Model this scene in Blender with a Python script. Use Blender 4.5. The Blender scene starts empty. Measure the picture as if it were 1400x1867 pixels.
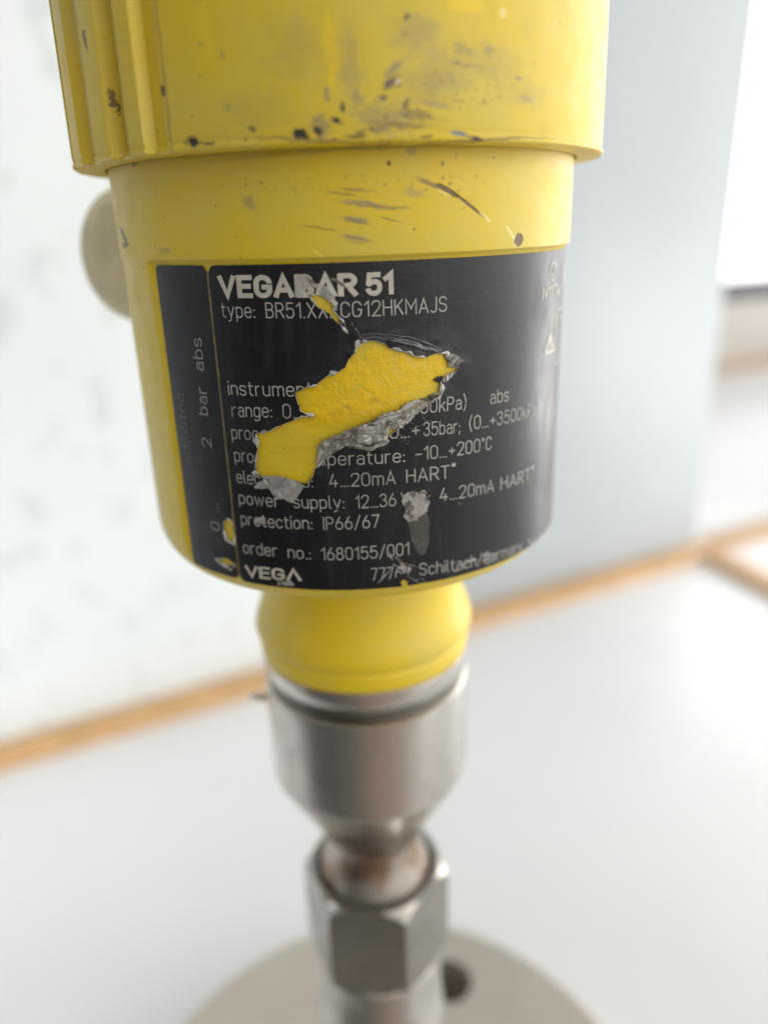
import bpy, bmesh, math, random
from math import sin, cos, pi, radians, degrees, atan2, hypot, sqrt, asin
from mathutils import Vector, Matrix, noise
from mathutils.geometry import delaunay_2d_cdt

sc = bpy.context.scene
col = sc.collection
S = 0.001            # everything below is written in millimetres
Z0 = 290.0           # table top height below the camera (mm); z = 0 of the numbers below is eye level
random.seed(7)

# ------------------------------------------------------------------ camera, world, lamps, exposure
CAM = Vector((0.0, -150.47, 0.0))
YAW, PITCH, ROLL, FPX = 0.0347, 0.3571, -0.033, 1400.0
_F = Vector((sin(YAW) * cos(PITCH), cos(YAW) * cos(PITCH), -sin(PITCH)))
_R = Vector((cos(YAW), -sin(YAW), 0.0))
_U = _R.cross(_F)
_R2 = _R * cos(ROLL) + _U * sin(ROLL)
_U2 = -_R * sin(ROLL) + _U * cos(ROLL)
cam_data = bpy.data.cameras.new('camera')
cam = bpy.data.objects.new('camera', cam_data)
col.objects.link(cam)
m = Matrix.Identity(4)
for i in range(3):
    m[i][0], m[i][1], m[i][2] = _R2[i], _U2[i], -_F[i]
m[0][3], m[1][3], m[2][3] = CAM.x * S, CAM.y * S, (CAM.z + Z0) * S
cam.matrix_world = m
cam_data.sensor_fit = 'VERTICAL'
cam_data.sensor_height = 36.0
cam_data.sensor_width = 27.0
cam_data.lens = FPX / 1867.0 * 36.0
cam_data.clip_start = 0.005
cam_data.clip_end = 60.0
cam_data.dof.use_dof = True
cam_data.dof.focus_distance = 0.1125
cam_data.dof.aperture_fstop = cam_data.lens / 4.1      # 4.1 mm wide lens opening
cam_data.dof.aperture_blades = 0
sc.camera = cam

world = bpy.data.worlds.new('World')
sc.world = world
world.use_nodes = True
wn, wl = world.node_tree.nodes, world.node_tree.links
wn.clear()
def wnode(t, **kw):
    n = wn.new(t)
    for k, v in kw.items(): setattr(n, k, v)
    return n
w_out = wnode('ShaderNodeOutputWorld'); w_bg = wnode('ShaderNodeBackground')
w_tc = wnode('ShaderNodeTexCoord'); w_sep = wnode('ShaderNodeSeparateXYZ')
wl.new(w_tc.outputs['Generated'], w_sep.inputs[0])
w_neg = wnode('ShaderNodeMath', operation='MULTIPLY'); w_neg.inputs[1].default_value = -1
wl.new(w_sep.outputs['Y'], w_neg.inputs[0])
w_at = wnode('ShaderNodeMath', operation='ARCTAN2')
wl.new(w_sep.outputs['X'], w_at.inputs[0]); wl.new(w_neg.outputs[0], w_at.inputs[1])
w_az = wnode('ShaderNodeMath', operation='MULTIPLY_ADD')
w_az.inputs[1].default_value = 1 / (2 * pi); w_az.inputs[2].default_value = 0.5
wl.new(w_at.outputs[0], w_az.inputs[0])
w_r = wnode('ShaderNodeValToRGB')
# bearing in degrees: 0 = behind the camera, +90 = right, 180 = beyond the instrument
ENV = [(-180, (1.0, 1.02, 1.04)), (-120, (.70, .72, .74)), (-88, (.50, .51, .52)), (-66, (.13, .125, .12)), (-42, (.12, .11, .10)),
       (-16, (.20, .185, .165)), (6, (.36, .285, .235)), (34, (.46, .39, .34)), (58, (.80, .77, .73)), (86, (1.7, 1.67, 1.62)),
       (102, (2.4, 2.38, 2.3)), (120, (4.0, 3.95, 3.85)), (150, (3.2, 3.2, 3.2)), (170, (2.0, 2.02, 2.05)), (180, (1.0, 1.02, 1.04))]
els = w_r.color_ramp.elements
while len(els) < len(ENV): els.new(0.5)
for e, (a, c) in zip(els, ENV):
    e.position = a / 360 + .5; e.color = (*c, 1)
wl.new(w_az.outputs[0], w_r.inputs[0])
# the lit room above eye level
w_r2 = wnode('ShaderNodeValToRGB')
ENV2 = [(-180, (1.0, 1.02, 1.04)), (-120, (.80, .82, .84)), (-70, (.30, .305, .31)), (-20, (.38, .37, .35)), (10, (1.2, 1.22, 1.16)), (45, (2.9, 2.85, 2.74)), (80, (3.7, 3.65, 3.54)),
        (104, (4.0, 3.96, 3.85)), (122, (4.4, 4.35, 4.25)), (150, (3.4, 3.4, 3.4)), (170, (2.0, 2.02, 2.05)), (180, (1.0, 1.02, 1.04))]
els = w_r2.color_ramp.elements
while len(els) < len(ENV2): els.new(0.5)
for e, (a, c) in zip(els, ENV2):
    e.position = a / 360 + .5; e.color = (*c, 1)
wl.new(w_az.outputs[0], w_r2.inputs[0])
w_lo = wnode('ShaderNodeMapRange', interpolation_type='SMOOTHSTEP')
w_lo.inputs['From Min'].default_value = -.14; w_lo.inputs['From Max'].default_value = .10
wl.new(w_sep.outputs['Z'], w_lo.inputs['Value'])
w_m1 = wnode('ShaderNodeMix', data_type='RGBA')
wl.new(w_lo.outputs[0], w_m1.inputs['Factor']); wl.new(w_r.outputs[0], w_m1.inputs['A']); wl.new(w_r2.outputs[0], w_m1.inputs['B'])
w_up = wnode('ShaderNodeMapRange', interpolation_type='SMOOTHSTEP')
w_up.inputs['From Min'].default_value = .35; w_up.inputs['From Max'].default_value = .85
wl.new(w_sep.outputs['Z'], w_up.inputs['Value'])
w_mix = wnode('ShaderNodeMix', data_type='RGBA')
w_mix.inputs['B'].default_value = (.50, .50, .51, 1)
wl.new(w_up.outputs[0], w_mix.inputs['Factor']); wl.new(w_m1.outputs['Result'], w_mix.inputs['A'])
wl.new(w_mix.outputs['Result'], w_bg.inputs['Color'])
w_bg.inputs['Strength'].default_value = 1.0
wl.new(w_bg.outputs[0], w_out.inputs[0])

def area_lamp(name, loc, target, size, power, color):
    d = bpy.data.lights.new(name, 'AREA'); d.energy = power; d.size = size; d.color = color
    o = bpy.data.objects.new(name, d); col.objects.link(o)
    o.location = loc
    o.rotation_euler = (Vector(target) - Vector(loc)).to_track_quat('-Z', 'Y').to_euler()
    return o
area_lamp('window_light', (.54, .32, .13), (.10, .27, .03), .22, .75, (1.0, .985, .95))
lp = area_lamp('side_fill_light', (-.60, -.12, .20), (-.28, .26, .05), .36, .56, (.92, .98, 1.0))  # added lamp that brightens the left panel; no window is known there
lp.data.spread = radians(75)

sc.view_settings.view_transform = 'Standard'
sc.view_settings.look = 'None'
sc.view_settings.exposure = 0.0
sc.view_settings.gamma = 1.0
sc.view_settings.use_curve_mapping = False
sc.render.engine = 'CYCLES'
sc.cycles.use_denoising = True
sc.cycles.max_bounces = 8

# ------------------------------------------------------------------ helpers
def ray(px, py):
    d = _F * FPX + _R2 * (px - 700.0) + _U2 * (933.5 - py)
    return d.normalized()
def on_z(px, py, z):
    d = ray(px, py); return CAM + d * ((z - CAM.z) / d.z)
def on_cyl(px, py, R):
    """where the line of sight meets an upright cylinder of radius R about the instrument's axis: (arc length, z)"""
    d = ray(px, py)
    a = d.x ** 2 + d.y ** 2; b = 2 * (CAM.x * d.x + CAM.y * d.y); c = CAM.x ** 2 + CAM.y ** 2 - R * R
    D = max(b * b - 4 * a * c, 0.0)
    p = CAM + d * ((-b - sqrt(D)) / 2 / a)
    return R * atan2(p.x, -p.y), p.z
def W(x, y, z): return (x * S, y * S, (z + Z0) * S)
def cyl(u, z, R, h=0.0):
    """point at arc length u on radius R, lifted by h"""
    t = u / R
    return W((R + h) * sin(t), -(R + h) * cos(t), z)
def smooth(a, b, x):
    t = max(0.0, min(1.0, (x - a) / (b - a))); return t * t * (3 - 2 * t)
def fbm(p, o=4): return noise.fractal(Vector(p), 1.0, 2.0, o)

def link_bm(name, bm, mat, parent=None, sharp=34, kind=None):
    bm.normal_update()
    for f in bm.faces: f.smooth = True
    if sharp is not None:
        lim = radians(sharp)
        for e in bm.edges:
            if len(e.link_faces) == 2 and e.calc_face_angle(0) > lim: e.smooth = False
    me = bpy.data.meshes.new(name); bm.to_mesh(me); bm.free()
    if mat: me.materials.append(mat)
    o = bpy.data.objects.new(name, me); col.objects.link(o)
    if parent: o.parent = parent
    if kind: o['kind'] = kind
    return o
def thing(name, label, cat, group=None):
    o = bpy.data.objects.new(name, None); col.objects.link(o)
    o['label'] = label; o['category'] = cat
    if group: o['group'] = group
    o.empty_display_size = .02
    return o

def lathe(prof, n=160, rfun=None, t0=-pi, t1=pi, uvR=None, cap=True):
    """prof: list of (r, z) top to bottom. rfun(theta, r, z) may change the radius. theta = 0 faces the camera."""
    bm = bmesh.new(); closed = abs((t1 - t0) - 2 * pi) < 1e-6
    uv = bm.loops.layers.uv.new('UVMap') if uvR else None
    ths = [t0 + (t1 - t0) * i / n for i in range(n + (0 if closed else 1))]
    rows = []
    for r, z in prof:
        row = []
        for t in ths:
            q = rfun(t, r, z) if rfun else r
            row.append(bm.verts.new(W(q * sin(t), -q * cos(t), z)))
        rows.append(row)
    N = len(ths)
    for k in range(len(rows) - 1):
        for i in range(n):
            j = (i + 1) % N
            try: f = bm.faces.new((rows[k][i], rows[k + 1][i], rows[k + 1][j], rows[k][j]))
            except ValueError: continue
            if uv:
                for l, (kk, ii) in zip(f.loops, ((k, i), (k + 1, i), (k + 1, i + 1), (k, i + 1))):
                    l[uv].uv = ((t0 + (t1 - t0) * ii / n) * uvR * .01, prof[kk][1] * .01)
    if cap and closed:
        bm.faces.new(rows[0][::-1]); bm.faces.new(rows[-1])
    bmesh.ops.recalc_face_normals(bm, faces=bm.faces)
    return bm
def arc(r0, z0, r1, z1, n=6, outward=True):
    """quarter-ellipse points from (r0,z0) to (r1,z1)"""
    o = []
    for i in range(n + 1):
        a = pi / 2 * i / n
        if outward: o.append((r0 + (r1 - r0) * (1 - cos(a)), z0 + (z1 - z0) * sin(a)))
        else: o.append((r0 + (r1 - r0) * sin(a), z0 + (z1 - z0) * (1 - cos(a))))
    return o

def prism(poly, z0, z1, bevel=0.0):
    """upright prism over a list of (x, y) in mm"""
    bm = bmesh.new()
    b = [bm.verts.new(W(x, y, z0)) for x, y in poly]
    t = [bm.verts.new(W(x, y, z1)) for x, y in poly]
    n = len(poly)
    bm.faces.new(b[::-1]); bm.faces.new(t)
    for i in range(n): bm.faces.new((b[i], b[(i + 1) % n], t[(i + 1) % n], t[i]))
    bmesh.ops.recalc_face_normals(bm, faces=bm.faces)
    if bevel: bmesh.ops.bevel(bm, geom=list(bm.edges), offset=bevel * S, segments=3, affect='EDGES', profile=.5)
    return bm

# ------------------------------------------------------------------ materials
class NT:
    def __init__(s, name):
        s.m = bpy.data.materials.new(name); s.m.use_nodes = True
        s.n, s.l = s.m.node_tree.nodes, s.m.node_tree.links
        s.b = s.n['Principled BSDF']
    def new(s, t, ins=None, **kw):
        n = s.n.new(t)
        for k, v in kw.items(): setattr(n, k, v)
        for k, v in (ins or {}).items():
            if hasattr(v, 'is_output'): s.l.new(v, n.inputs[k])
            else: n.inputs[k].default_value = v
        return n
    def math(s, op, a, b=0.0, c=0.0, clamp=False):
        n = s.new('ShaderNodeMath', operation=op, use_clamp=clamp)
        for i, v in enumerate((a, b, c)):
            if hasattr(v, 'is_output'): s.l.new(v, n.inputs[i])
            else: n.inputs[i].default_value = v
        return n.outputs[0]
    def mix(s, f, a, b):
        n = s.new('ShaderNodeMix', data_type='RGBA')
        for k, v in (('Factor', f), ('A', a), ('B', b)):
            if hasattr(v, 'is_output'): s.l.new(v, n.inputs[k])
            elif k == 'Factor': n.inputs[k].default_value = v
            else: n.inputs[k].default_value = (*v, 1)
        return n.outputs['Result']
    def ramp(s, v, a, b, lo=0.0, hi=1.0):
        n = s.new('ShaderNodeMapRange', interpolation_type='SMOOTHSTEP')
        s.l.new(v, n.inputs['Value'])
        n.inputs['From Min'].default_value = a; n.inputs['From Max'].default_value = b
        n.inputs['To Min'].default_value = lo; n.inputs['To Max'].default_value = hi
        return n.outputs[0]
    def noise(s, vec, scale, detail=4, rough=.55, dist=0.0, col=False):
        n = s.new('ShaderNodeTexNoise', {'Scale': scale, 'Detail': detail, 'Roughness': rough, 'Distortion': dist})
        if vec is not None: s.l.new(vec, n.inputs['Vector'])
        return n.outputs['Color' if col else 'Fac']
    def mapping(s, vec, loc=(0, 0, 0), rot=(0, 0, 0), scale=(1, 1, 1), typ='POINT'):
        n = s.new('ShaderNodeMapping', vector_type=typ)
        s.l.new(vec, n.inputs['Vector'])
        n.inputs['Location'].default_value = loc; n.inputs['Rotation'].default_value = rot; n.inputs['Scale'].default_value = scale
        return n.outputs[0]
    def bump(s, h, strength, dist):
        n = s.new('ShaderNodeBump', {'Strength': strength, 'Distance': dist}); s.l.new(h, n.inputs['Height'])
        return n.outputs[0]
    def set(s, **kw):
        for k, v in kw.items():
            k = {'color': 'Base Color', 'rough': 'Roughness', 'metal': 'Metallic', 'spec': 'Specular IOR Level', 'normal': 'Normal',
                 'coat': 'Coat Weight', 'coat_rough': 'Coat Roughness', 'alpha': 'Alpha', 'trans': 'Transmission Weight'}.get(k, k)
            if hasattr(v, 'is_output'): s.l.new(v, s.b.inputs[k])
            elif isinstance(v, tuple): s.b.inputs[k].default_value = (*v, 1)
            else: s.b.inputs[k].default_value = v
        return s.m
def obj_coords(t): return t.new('ShaderNodeTexCoord').outputs['Object']

YEL = (.68, .485, .016)
def yellow_plastic(name, R, marks, uv=True, glue=None, dust=1.0, spec=.42):
    """worn yellow plastic; marks: (px, py, rx, ry, angle, colour, strength, roughness of outline) as seen on the surface of radius R"""
    t = NT(name)
    if uv: vec = t.new('ShaderNodeUVMap').outputs[0]
    else: vec = t.mapping(obj_coords(t), scale=(10, 10, 10))
    n1 = t.noise(vec, 5.5, 5, .6); n2 = t.noise(vec, 28, 5, .65); n3 = t.noise(vec, 160, 3, .6)
    c = t.mix(t.ramp(n1, .35, .7), YEL, (.61, .475, .065))
    streak = t.noise(t.mapping(vec, scale=(9, 1.1, 1)), 2.2, 4, .6)
    c = t.mix(t.math('MULTIPLY', t.ramp(streak, .52, .72), .45 * dust), c, (.59, .465, .085))
    c = t.mix(t.math('MULTIPLY', t.ramp(n2, .56, .78), .35 * dust), c, (.50, .385, .075))
    speck = t.noise(vec, 75, 2, .5)
    c = t.mix(t.math('MULTIPLY', t.ramp(speck, .71, .76), .55 * dust), c, (.12, .09, .05))
    hgt = t.math('MULTIPLY', n3, .25)
    rough = t.ramp(n2, .3, .7, .36, .5)
    if marks:
        wob = t.new('ShaderNodeVectorMath', operation='SUBTRACT'); t.l.new(t.noise(vec, 45, 4, .7, col=True), wob.inputs[0]); wob.inputs[1].default_value = (.5, .5, .5)
        fine = t.noise(vec, 330, 4, .7)
        smear = t.noise(t.mapping(vec, rot=(0, 0, .12), scale=(.22, 1, 1)), 330, 5, .75)
        crumb = t.noise(vec, 130, 4, .62, .6)
        for (px, py, rx, ry, ang, mc, k, jag) in marks:
            u, z = on_cyl(px, py, R); u2, z2 = on_cyl(px + 1, py + 1, R)
            sx = abs(u2 - u); sz = abs(z2 - z)
            w2 = t.new('ShaderNodeVectorMath', operation='MULTIPLY_ADD')
            t.l.new(wob.outputs[0], w2.inputs[0]); w2.inputs[1].default_value = (.035 * (1 if jag == 9 else jag) * min(1, ry / 16),) * 3; t.l.new(vec, w2.inputs[2])
            q = t.mapping(w2.outputs[0], (u * .01, z * .01, 0), (0, 0, -radians(ang)), (rx * sx * .01, ry * sz * .01, 1), 'TEXTURE')
            ln = t.new('ShaderNodeVectorMath', operation='LENGTH'); t.l.new(q, ln.inputs[0])
            mk = t.ramp(ln.outputs['Value'], 1.45, .25)
            crumb_on = jag == 9
            dark = mc[0] < .1; clean = mc[0] > .45 or jag < .45
            if crumb_on: f = t.math('MULTIPLY', t.ramp(crumb, .585, .65), t.ramp(ln.outputs['Value'], 1.3, .6))
            elif clean: f = t.ramp(t.math('ADD', mk, t.math('MULTIPLY', fine, .3)), .35, .75)
            elif dark: f = t.ramp(t.math('MULTIPLY_ADD', fine, 1.8, mk), 1.05, 1.55)
            else: f = t.ramp(t.math('MULTIPLY_ADD', smear, 2.2, mk), 1.0, 2.2)
            f = t.math('MULTIPLY', f, t.math('MULTIPLY', t.ramp(ln.outputs['Value'], 1.7, 1.2), k))
            c = t.mix(f, c, mc)
            if mc[0] < .25: hgt = t.math('ADD', hgt, t.math('MULTIPLY', f, -2.6 if clean and not crumb_on else -.35))
    if glue:
        u, z = on_cyl(glue[0], glue[1], R); k = .078 * .01
        q = t.mapping(vec, (u * .01, z * .01, 0), (0, 0, radians(glue[4])), (glue[2] * k, glue[3] * k, 1), 'TEXTURE')
        ln = t.new('ShaderNodeVectorMath', operation='LENGTH'); t.l.new(q, ln.inputs[0])
        g = t.ramp(ln.outputs['Value'], 1.15, .85)
        lump = t.noise(vec, 55, 5, .62, .6)
        c = t.mix(t.math('MULTIPLY', g, t.ramp(lump, .3, .6)), c, (.76, .505, .006))
        hgt = t.math('ADD', hgt, t.math('MULTIPLY', g, t.math('MULTIPLY', lump, 2.3)))
        q2 = t.mapping(vec, (on_cyl(640, 745, R)[0] * .01, on_cyl(640, 745, R)[1] * .01, 0), (0, 0, radians(24)), (230 * k, 95 * k, 1), 'TEXTURE')
        l2 = t.new('ShaderNodeVectorMath', operation='LENGTH'); t.l.new(q2, l2.inputs[0])
        g2 = t.ramp(l2.outputs['Value'], 1.1, .95)
        st = t.noise(t.mapping(vec, rot=(0, 0, -radians(20)), scale=(8, 60, 1)), 1.6, 4, .6)
        c = t.mix(t.math('MULTIPLY', g2, t.ramp(st, .42, .7, 0, .5)), c, (.60, .37, .012))  # streaks in the hole, darker in part to paint the foil's shadow
        rough = t.math('SUBTRACT', rough, t.math('MULTIPLY', g, .12))
    return t.set(color=c, rough=rough, normal=t.bump(hgt, .55, .00022), spec=spec)

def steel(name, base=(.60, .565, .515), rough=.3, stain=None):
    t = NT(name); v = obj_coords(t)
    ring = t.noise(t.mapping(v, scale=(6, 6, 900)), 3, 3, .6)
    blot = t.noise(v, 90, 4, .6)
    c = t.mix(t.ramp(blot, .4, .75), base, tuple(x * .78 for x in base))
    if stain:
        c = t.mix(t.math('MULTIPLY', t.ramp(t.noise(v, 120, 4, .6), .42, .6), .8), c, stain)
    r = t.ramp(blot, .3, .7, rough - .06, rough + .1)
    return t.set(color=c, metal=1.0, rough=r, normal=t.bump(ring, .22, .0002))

def film(name, a, b, rough, speck=None, scale=260, spec=.6, yellow=None, metal=0.0, bump=.5):
    t = NT(name); v = obj_coords(t)
    n = t.noise(v, scale, 5, .7, .5)
    c = t.mix(t.ramp(n, .35, .65), a, b)
    if yellow: c = t.mix(t.ramp(t.noise(v, 210, 3, .6), .63, .68), c, yellow)
    if speck: c = t.mix(t.ramp(t.noise(t.mapping(v, loc=(.3, .1, .7), rot=(0, radians(32), 0), scale=(.3 if metal else 1, 1, 1)), 420, 4, .7), .50 if metal else .54, .6), c, speck)
    return t.set(color=c, rough=rough, spec=spec, metal=metal, normal=t.bump(t.noise(v, 900, 4, .6), bump, .0002))

def label_black():
    t = NT('black_label_film'); vec = t.new('ShaderNodeUVMap').outputs[0]
    n1 = t.noise(vec, 3.2, 4, .6); n2 = t.noise(t.mapping(vec, scale=(14, 2.2, 1)), 2.4, 5, .65); n3 = t.noise(vec, 120, 3, .6)
    scr = t.noise(t.mapping(vec, rot=(0, 0, .9), scale=(3, 60, 1)), 4, 3, .6)
    c = t.mix(t.ramp(n2, .48, .75), (.004, .004, .006), (.015, .0145, .017))
    c = t.mix(t.math('MULTIPLY', t.ramp(scr, .70, .78), .35), c, (.12, .115, .11))
    r = t.math('ADD', t.ramp(n1, .3, .7, .27, .44), t.ramp(n2, .4, .75, 0, .12))
    return t.set(color=c, rough=r, spec=.44, normal=t.bump(t.math('ADD', n3, t.math('MULTIPLY', n1, 1.5)), .18, .00015))

def print_mat(name, c1, c2):
    t = NT(name); v = obj_coords(t)
    n = t.noise(v, 500, 4, .7); n2 = t.noise(v, 60, 3, .6)
    c = t.mix(t.ramp(n, .4, .7), c1, c2)
    c = t.mix(t.math('MULTIPLY', t.ramp(n2, .5, .7), .45), c, tuple(x * .55 for x in c1))
    return t.set(color=c, rough=.5, spec=.4)

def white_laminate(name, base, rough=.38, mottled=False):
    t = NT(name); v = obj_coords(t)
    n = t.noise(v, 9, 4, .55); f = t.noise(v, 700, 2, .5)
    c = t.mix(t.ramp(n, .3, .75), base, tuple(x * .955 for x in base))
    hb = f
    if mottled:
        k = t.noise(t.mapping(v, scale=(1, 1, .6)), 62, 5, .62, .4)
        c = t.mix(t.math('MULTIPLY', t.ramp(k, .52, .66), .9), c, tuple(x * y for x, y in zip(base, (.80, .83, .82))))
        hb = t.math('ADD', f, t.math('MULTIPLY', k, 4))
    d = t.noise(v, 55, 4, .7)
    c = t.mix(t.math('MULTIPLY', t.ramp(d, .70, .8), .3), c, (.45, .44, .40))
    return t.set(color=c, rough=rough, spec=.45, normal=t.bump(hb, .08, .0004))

def wood(name):
    t = NT(name); v = obj_coords(t)
    g = t.noise(t.mapping(v, rot=(0, 0, -radians(24.9)), scale=(5, 60, 60)), 3, 5, .6, .5)
    c = t.mix(t.ramp(g, .3, .7), (.63, .385, .18), (.45, .255, .105))
    return t.set(color=c, rough=.42, spec=.4, normal=t.bump(g, .15, .0004))

def plain(name, c, rough=.5, spec=.4, metal=0.0, var=.12, scale=40):
    t = NT(name); v = obj_coords(t)
    n = t.noise(v, scale, 4, .6)
    return t.set(color=t.mix(t.ramp(n, .3, .7), c, tuple(x * (1 - var) for x in c)), rough=rough, spec=spec, metal=metal)

DK, BR, GR = (.035, .03, .025), (.27, .19, .06), (.30, .245, .13)
CAP_MARKS = [(353, 258, 15, 11, 10, DK, 1, 1), (380, 262, 16, 3, 5, DK, .8, .7), (548, 246, 16, 9, 5, DK, 1, 1), (585, 232, 22, 20, 50, GR, .8, 1), (578, 236, 10, 8, 40, DK, .9, 1.2),
             (611, 218, 9, 6, 20, DK, 1, .7), (625, 195, 4, 10, 0, DK, .9, .5), (292, 164, 7, 10, 0, DK, 1, .7), (292, 243, 4, 10, 0, BR, .8, .6), (460, 235, 9, 5, 20, DK, .8, 1), (742, 30, 7, 5, -30, DK, .9, .6),
             (738, 62, 5, 4, 0, BR, .8, .5), (718, 125, 20, 10, -40, GR, .9, .9), (714, 150, 17, 8, -35, (.12, .09, .09), 1, .8), (726, 148, 5, 5, -40, (.75, .68, .6), .9, .4), (697, 177, 9, 6, -10, (.14, .10, .10), .9, .7),
             (740, 192, 6, 9, 30, DK, .7, .8), (762, 210, 40, 9, 6, BR, .85, 1.4), (790, 190, 40, 8, 5, GR, .6, 1.4), (837, 243, 16, 6, 8, (.17, .22, .27), 1, .5), (862, 250, 12, 3, 4, DK, .8, .6), (690, 238, 14, 5, 0, BR, .6, 1), (660, 240, 12, 4, -20, BR, .7, 1),
             (650, 178, 9, 16, 0, GR, .6, 1), (598, 172, 9, 14, 0, GR, .8, .8), (845, 88, 24, 10, 0, GR, .55, 1.5), (893, 88, 9, 12, 0, GR, .6, 1), (945, 142, 7, 6, 0, GR, .7, .6), (850, 118, 40, 6, 4, GR, .5, 1.4), (790, 130, 60, 40, -20, GR, .35, 2),
             (405, 100, 6, 7, 0, GR, .7, .6), (415, 197, 8, 8, 0, GR, .5, .8), (365, 80, 6, 5, 0, GR, .5, .6), (960, 180, 14, 10, 0, GR, .5, 1), (835, 184, 14, 2, 4, BR, .7, .4),
             (600, 90, 11, 80, -2, (.76, .53, .012), .85, .6), (850, 8, 36, 16, 0, (.78, .55, .012), 1, .5), (372, 55, 14, 60, -3, (.72, .52, .02), .6, .8), (918, 22, 7, 12, -35, (.8, .62, .2), .9, .3), (280, 150, 13, 160, 0, (.72, .50, .014), .8, .4)]  # clean yellow streaks; the bright patch at the top is a painted highlight
CAP_MARKS += [(166, 160, 2.2, 200, 0, BR, .5, .3), (206, 160, 2.2, 200, 0, BR, .5, .3), (230, 160, 2.2, 200, 0, BR, .5, .3), (299, 150, 3, 200, 0, BR, .6, .3), (165, 75, 4, 14, 0, DK, .8, 1), (203, 185, 3, 20, 0, DK, .8, 1),  # brown lines in the rib grooves: dirt, and shade painted in for contrast
              (700, 215, 60, 30, 10, GR, .6, 1.5), (900, 110, 60, 45, 0, GR, .30, 1.5), (800, 160, 70, 25, -15, GR, .40, 1.5), (960, 170, 50, 30, 0, GR, .28, 1.5), (480, 200, 80, 40, 0, GR, .22, 1.5), (640, 120, 20, 70, 0, GR, .45, 1.5), (540, 90, 60, 60, 0, GR, .3, 2), (760, 60, 50, 40, 0, GR, .45, 1.5),
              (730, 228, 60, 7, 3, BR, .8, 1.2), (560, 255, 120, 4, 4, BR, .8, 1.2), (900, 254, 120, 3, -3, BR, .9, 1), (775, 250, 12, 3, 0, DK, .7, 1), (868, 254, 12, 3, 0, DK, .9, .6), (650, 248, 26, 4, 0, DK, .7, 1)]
rnd = random.Random(5)
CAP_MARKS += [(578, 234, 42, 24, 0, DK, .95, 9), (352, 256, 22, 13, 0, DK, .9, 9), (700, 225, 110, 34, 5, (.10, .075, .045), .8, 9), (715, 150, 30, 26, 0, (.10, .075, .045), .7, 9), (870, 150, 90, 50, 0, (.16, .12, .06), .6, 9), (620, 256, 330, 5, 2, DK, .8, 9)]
HATCH = [(660 + rnd.gauss(0, 34), 385 + rnd.gauss(0, 28), 14 + 26 * rnd.random(), 1.2 + 1.6 * rnd.random(), 9 + rnd.gauss(0, 3), BR, .7, .8) for _ in range(8)]
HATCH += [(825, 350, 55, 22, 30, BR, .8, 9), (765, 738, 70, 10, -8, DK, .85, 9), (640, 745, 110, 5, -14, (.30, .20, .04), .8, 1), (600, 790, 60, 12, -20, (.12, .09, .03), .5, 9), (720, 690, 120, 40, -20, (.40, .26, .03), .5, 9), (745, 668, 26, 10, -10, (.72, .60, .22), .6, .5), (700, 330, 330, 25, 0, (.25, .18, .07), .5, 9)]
BODY_MARKS = HATCH + [(645, 346, 30, 4, 4, BR, .7, 1), (660, 372, 45, 7, 8, GR, .8, 1.2), (700, 378, 30, 3, 12, BR, .8, .7), (648, 400, 26, 7, 7, GR, .9, 1), (710, 400, 22, 2.4, 14, BR, .7, .5), (650, 434, 30, 5, 9, GR, .9, 1), (755, 350, 20, 10, 0, GR, .5, 1),
              (785, 335, 30, 5, 20, BR, .95, .5), (815, 347, 22, 6, 28, (.15, .10, .03), 1, .4), (855, 374, 36, 3.4, 33, (.17, .115, .03), 1, .25), (884, 396, 14, 3, 33, (.85, .70, .30), .9, .2), (945, 437, 8, 12, -15, (.15, .10, .045), 1, .4), (930, 424, 12, 3, 45, (.85, .72, .3), .8, .2), (810, 352, 14, 3, 20, (.85, .65, .2), .7, .3),
              (227, 432, 8, 8, 30, DK, .9, 1.4), (228, 447, 6, 5, 0, DK, .7, 1.2), (455, 370, 11, 13, -20, GR, .65, .8), (245, 299, 7, 5, 0, BR, .9, .5), (580, 462, 14, 3, 40, (.8, .62, .1), .7, .3), (300, 455, 14, 7, 0, GR, .5, 1), (750, 275, 12, 8, 0, GR, .6, 1),
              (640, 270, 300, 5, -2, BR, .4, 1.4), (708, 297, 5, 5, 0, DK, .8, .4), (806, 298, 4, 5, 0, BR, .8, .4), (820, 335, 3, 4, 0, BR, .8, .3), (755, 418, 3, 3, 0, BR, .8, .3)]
M_CAP = yellow_plastic('worn_yellow_lid_plastic', 44.5, CAP_MARKS)
M_BODY = yellow_plastic('worn_yellow_housing_plastic', 40.0, BODY_MARKS, glue=(690, 695, 160, 62, 20))
YEL = (.72, .51, .010)
M_BOOT = yellow_plastic('clean_yellow_boot_plastic', 22, None, uv=False, dust=.15, spec=.5)
M_PLUG = plain('beige_plug_plastic', (.74, .66, .42), .55, .4, 0, .2, 120)  # pale beige all over, slightly uneven
M_STEEL = steel('turned_steel', (.60, .565, .515), .2)
M_GROOVE_SHADE = steel('groove_shade_steel', (.20, .188, .155), .3)
M_STAIN = steel('stained_steel', (.50, .46, .41), .3, (.30, .19, .12))
M_NUT = steel('nut_steel', (.37, .345, .305), .22)
M_FLANGE = plain('matt_flange_steel', (.52, .465, .395), .38, .5, .6, .08, 25)
M_LABEL = label_black()
M_PRINT = print_mat('grey_label_print', (.33, .315, .285), (.42, .40, .365))
M_FAINT = print_mat('worn_grey_print', (.20, .195, .185), (.28, .27, .255))
M_LOGO = print_mat('grey_bold_print', (.47, .43, .36), (.55, .51, .44))
M_ALU = film('crumpled_label_foil', (.17, .152, .122), (.40, .385, .35), .3, (.05, .045, .036), 120, .7, (.55, .46, .02), .3, .15)  # stretched dark specks paint shaded creases along the foil
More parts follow.
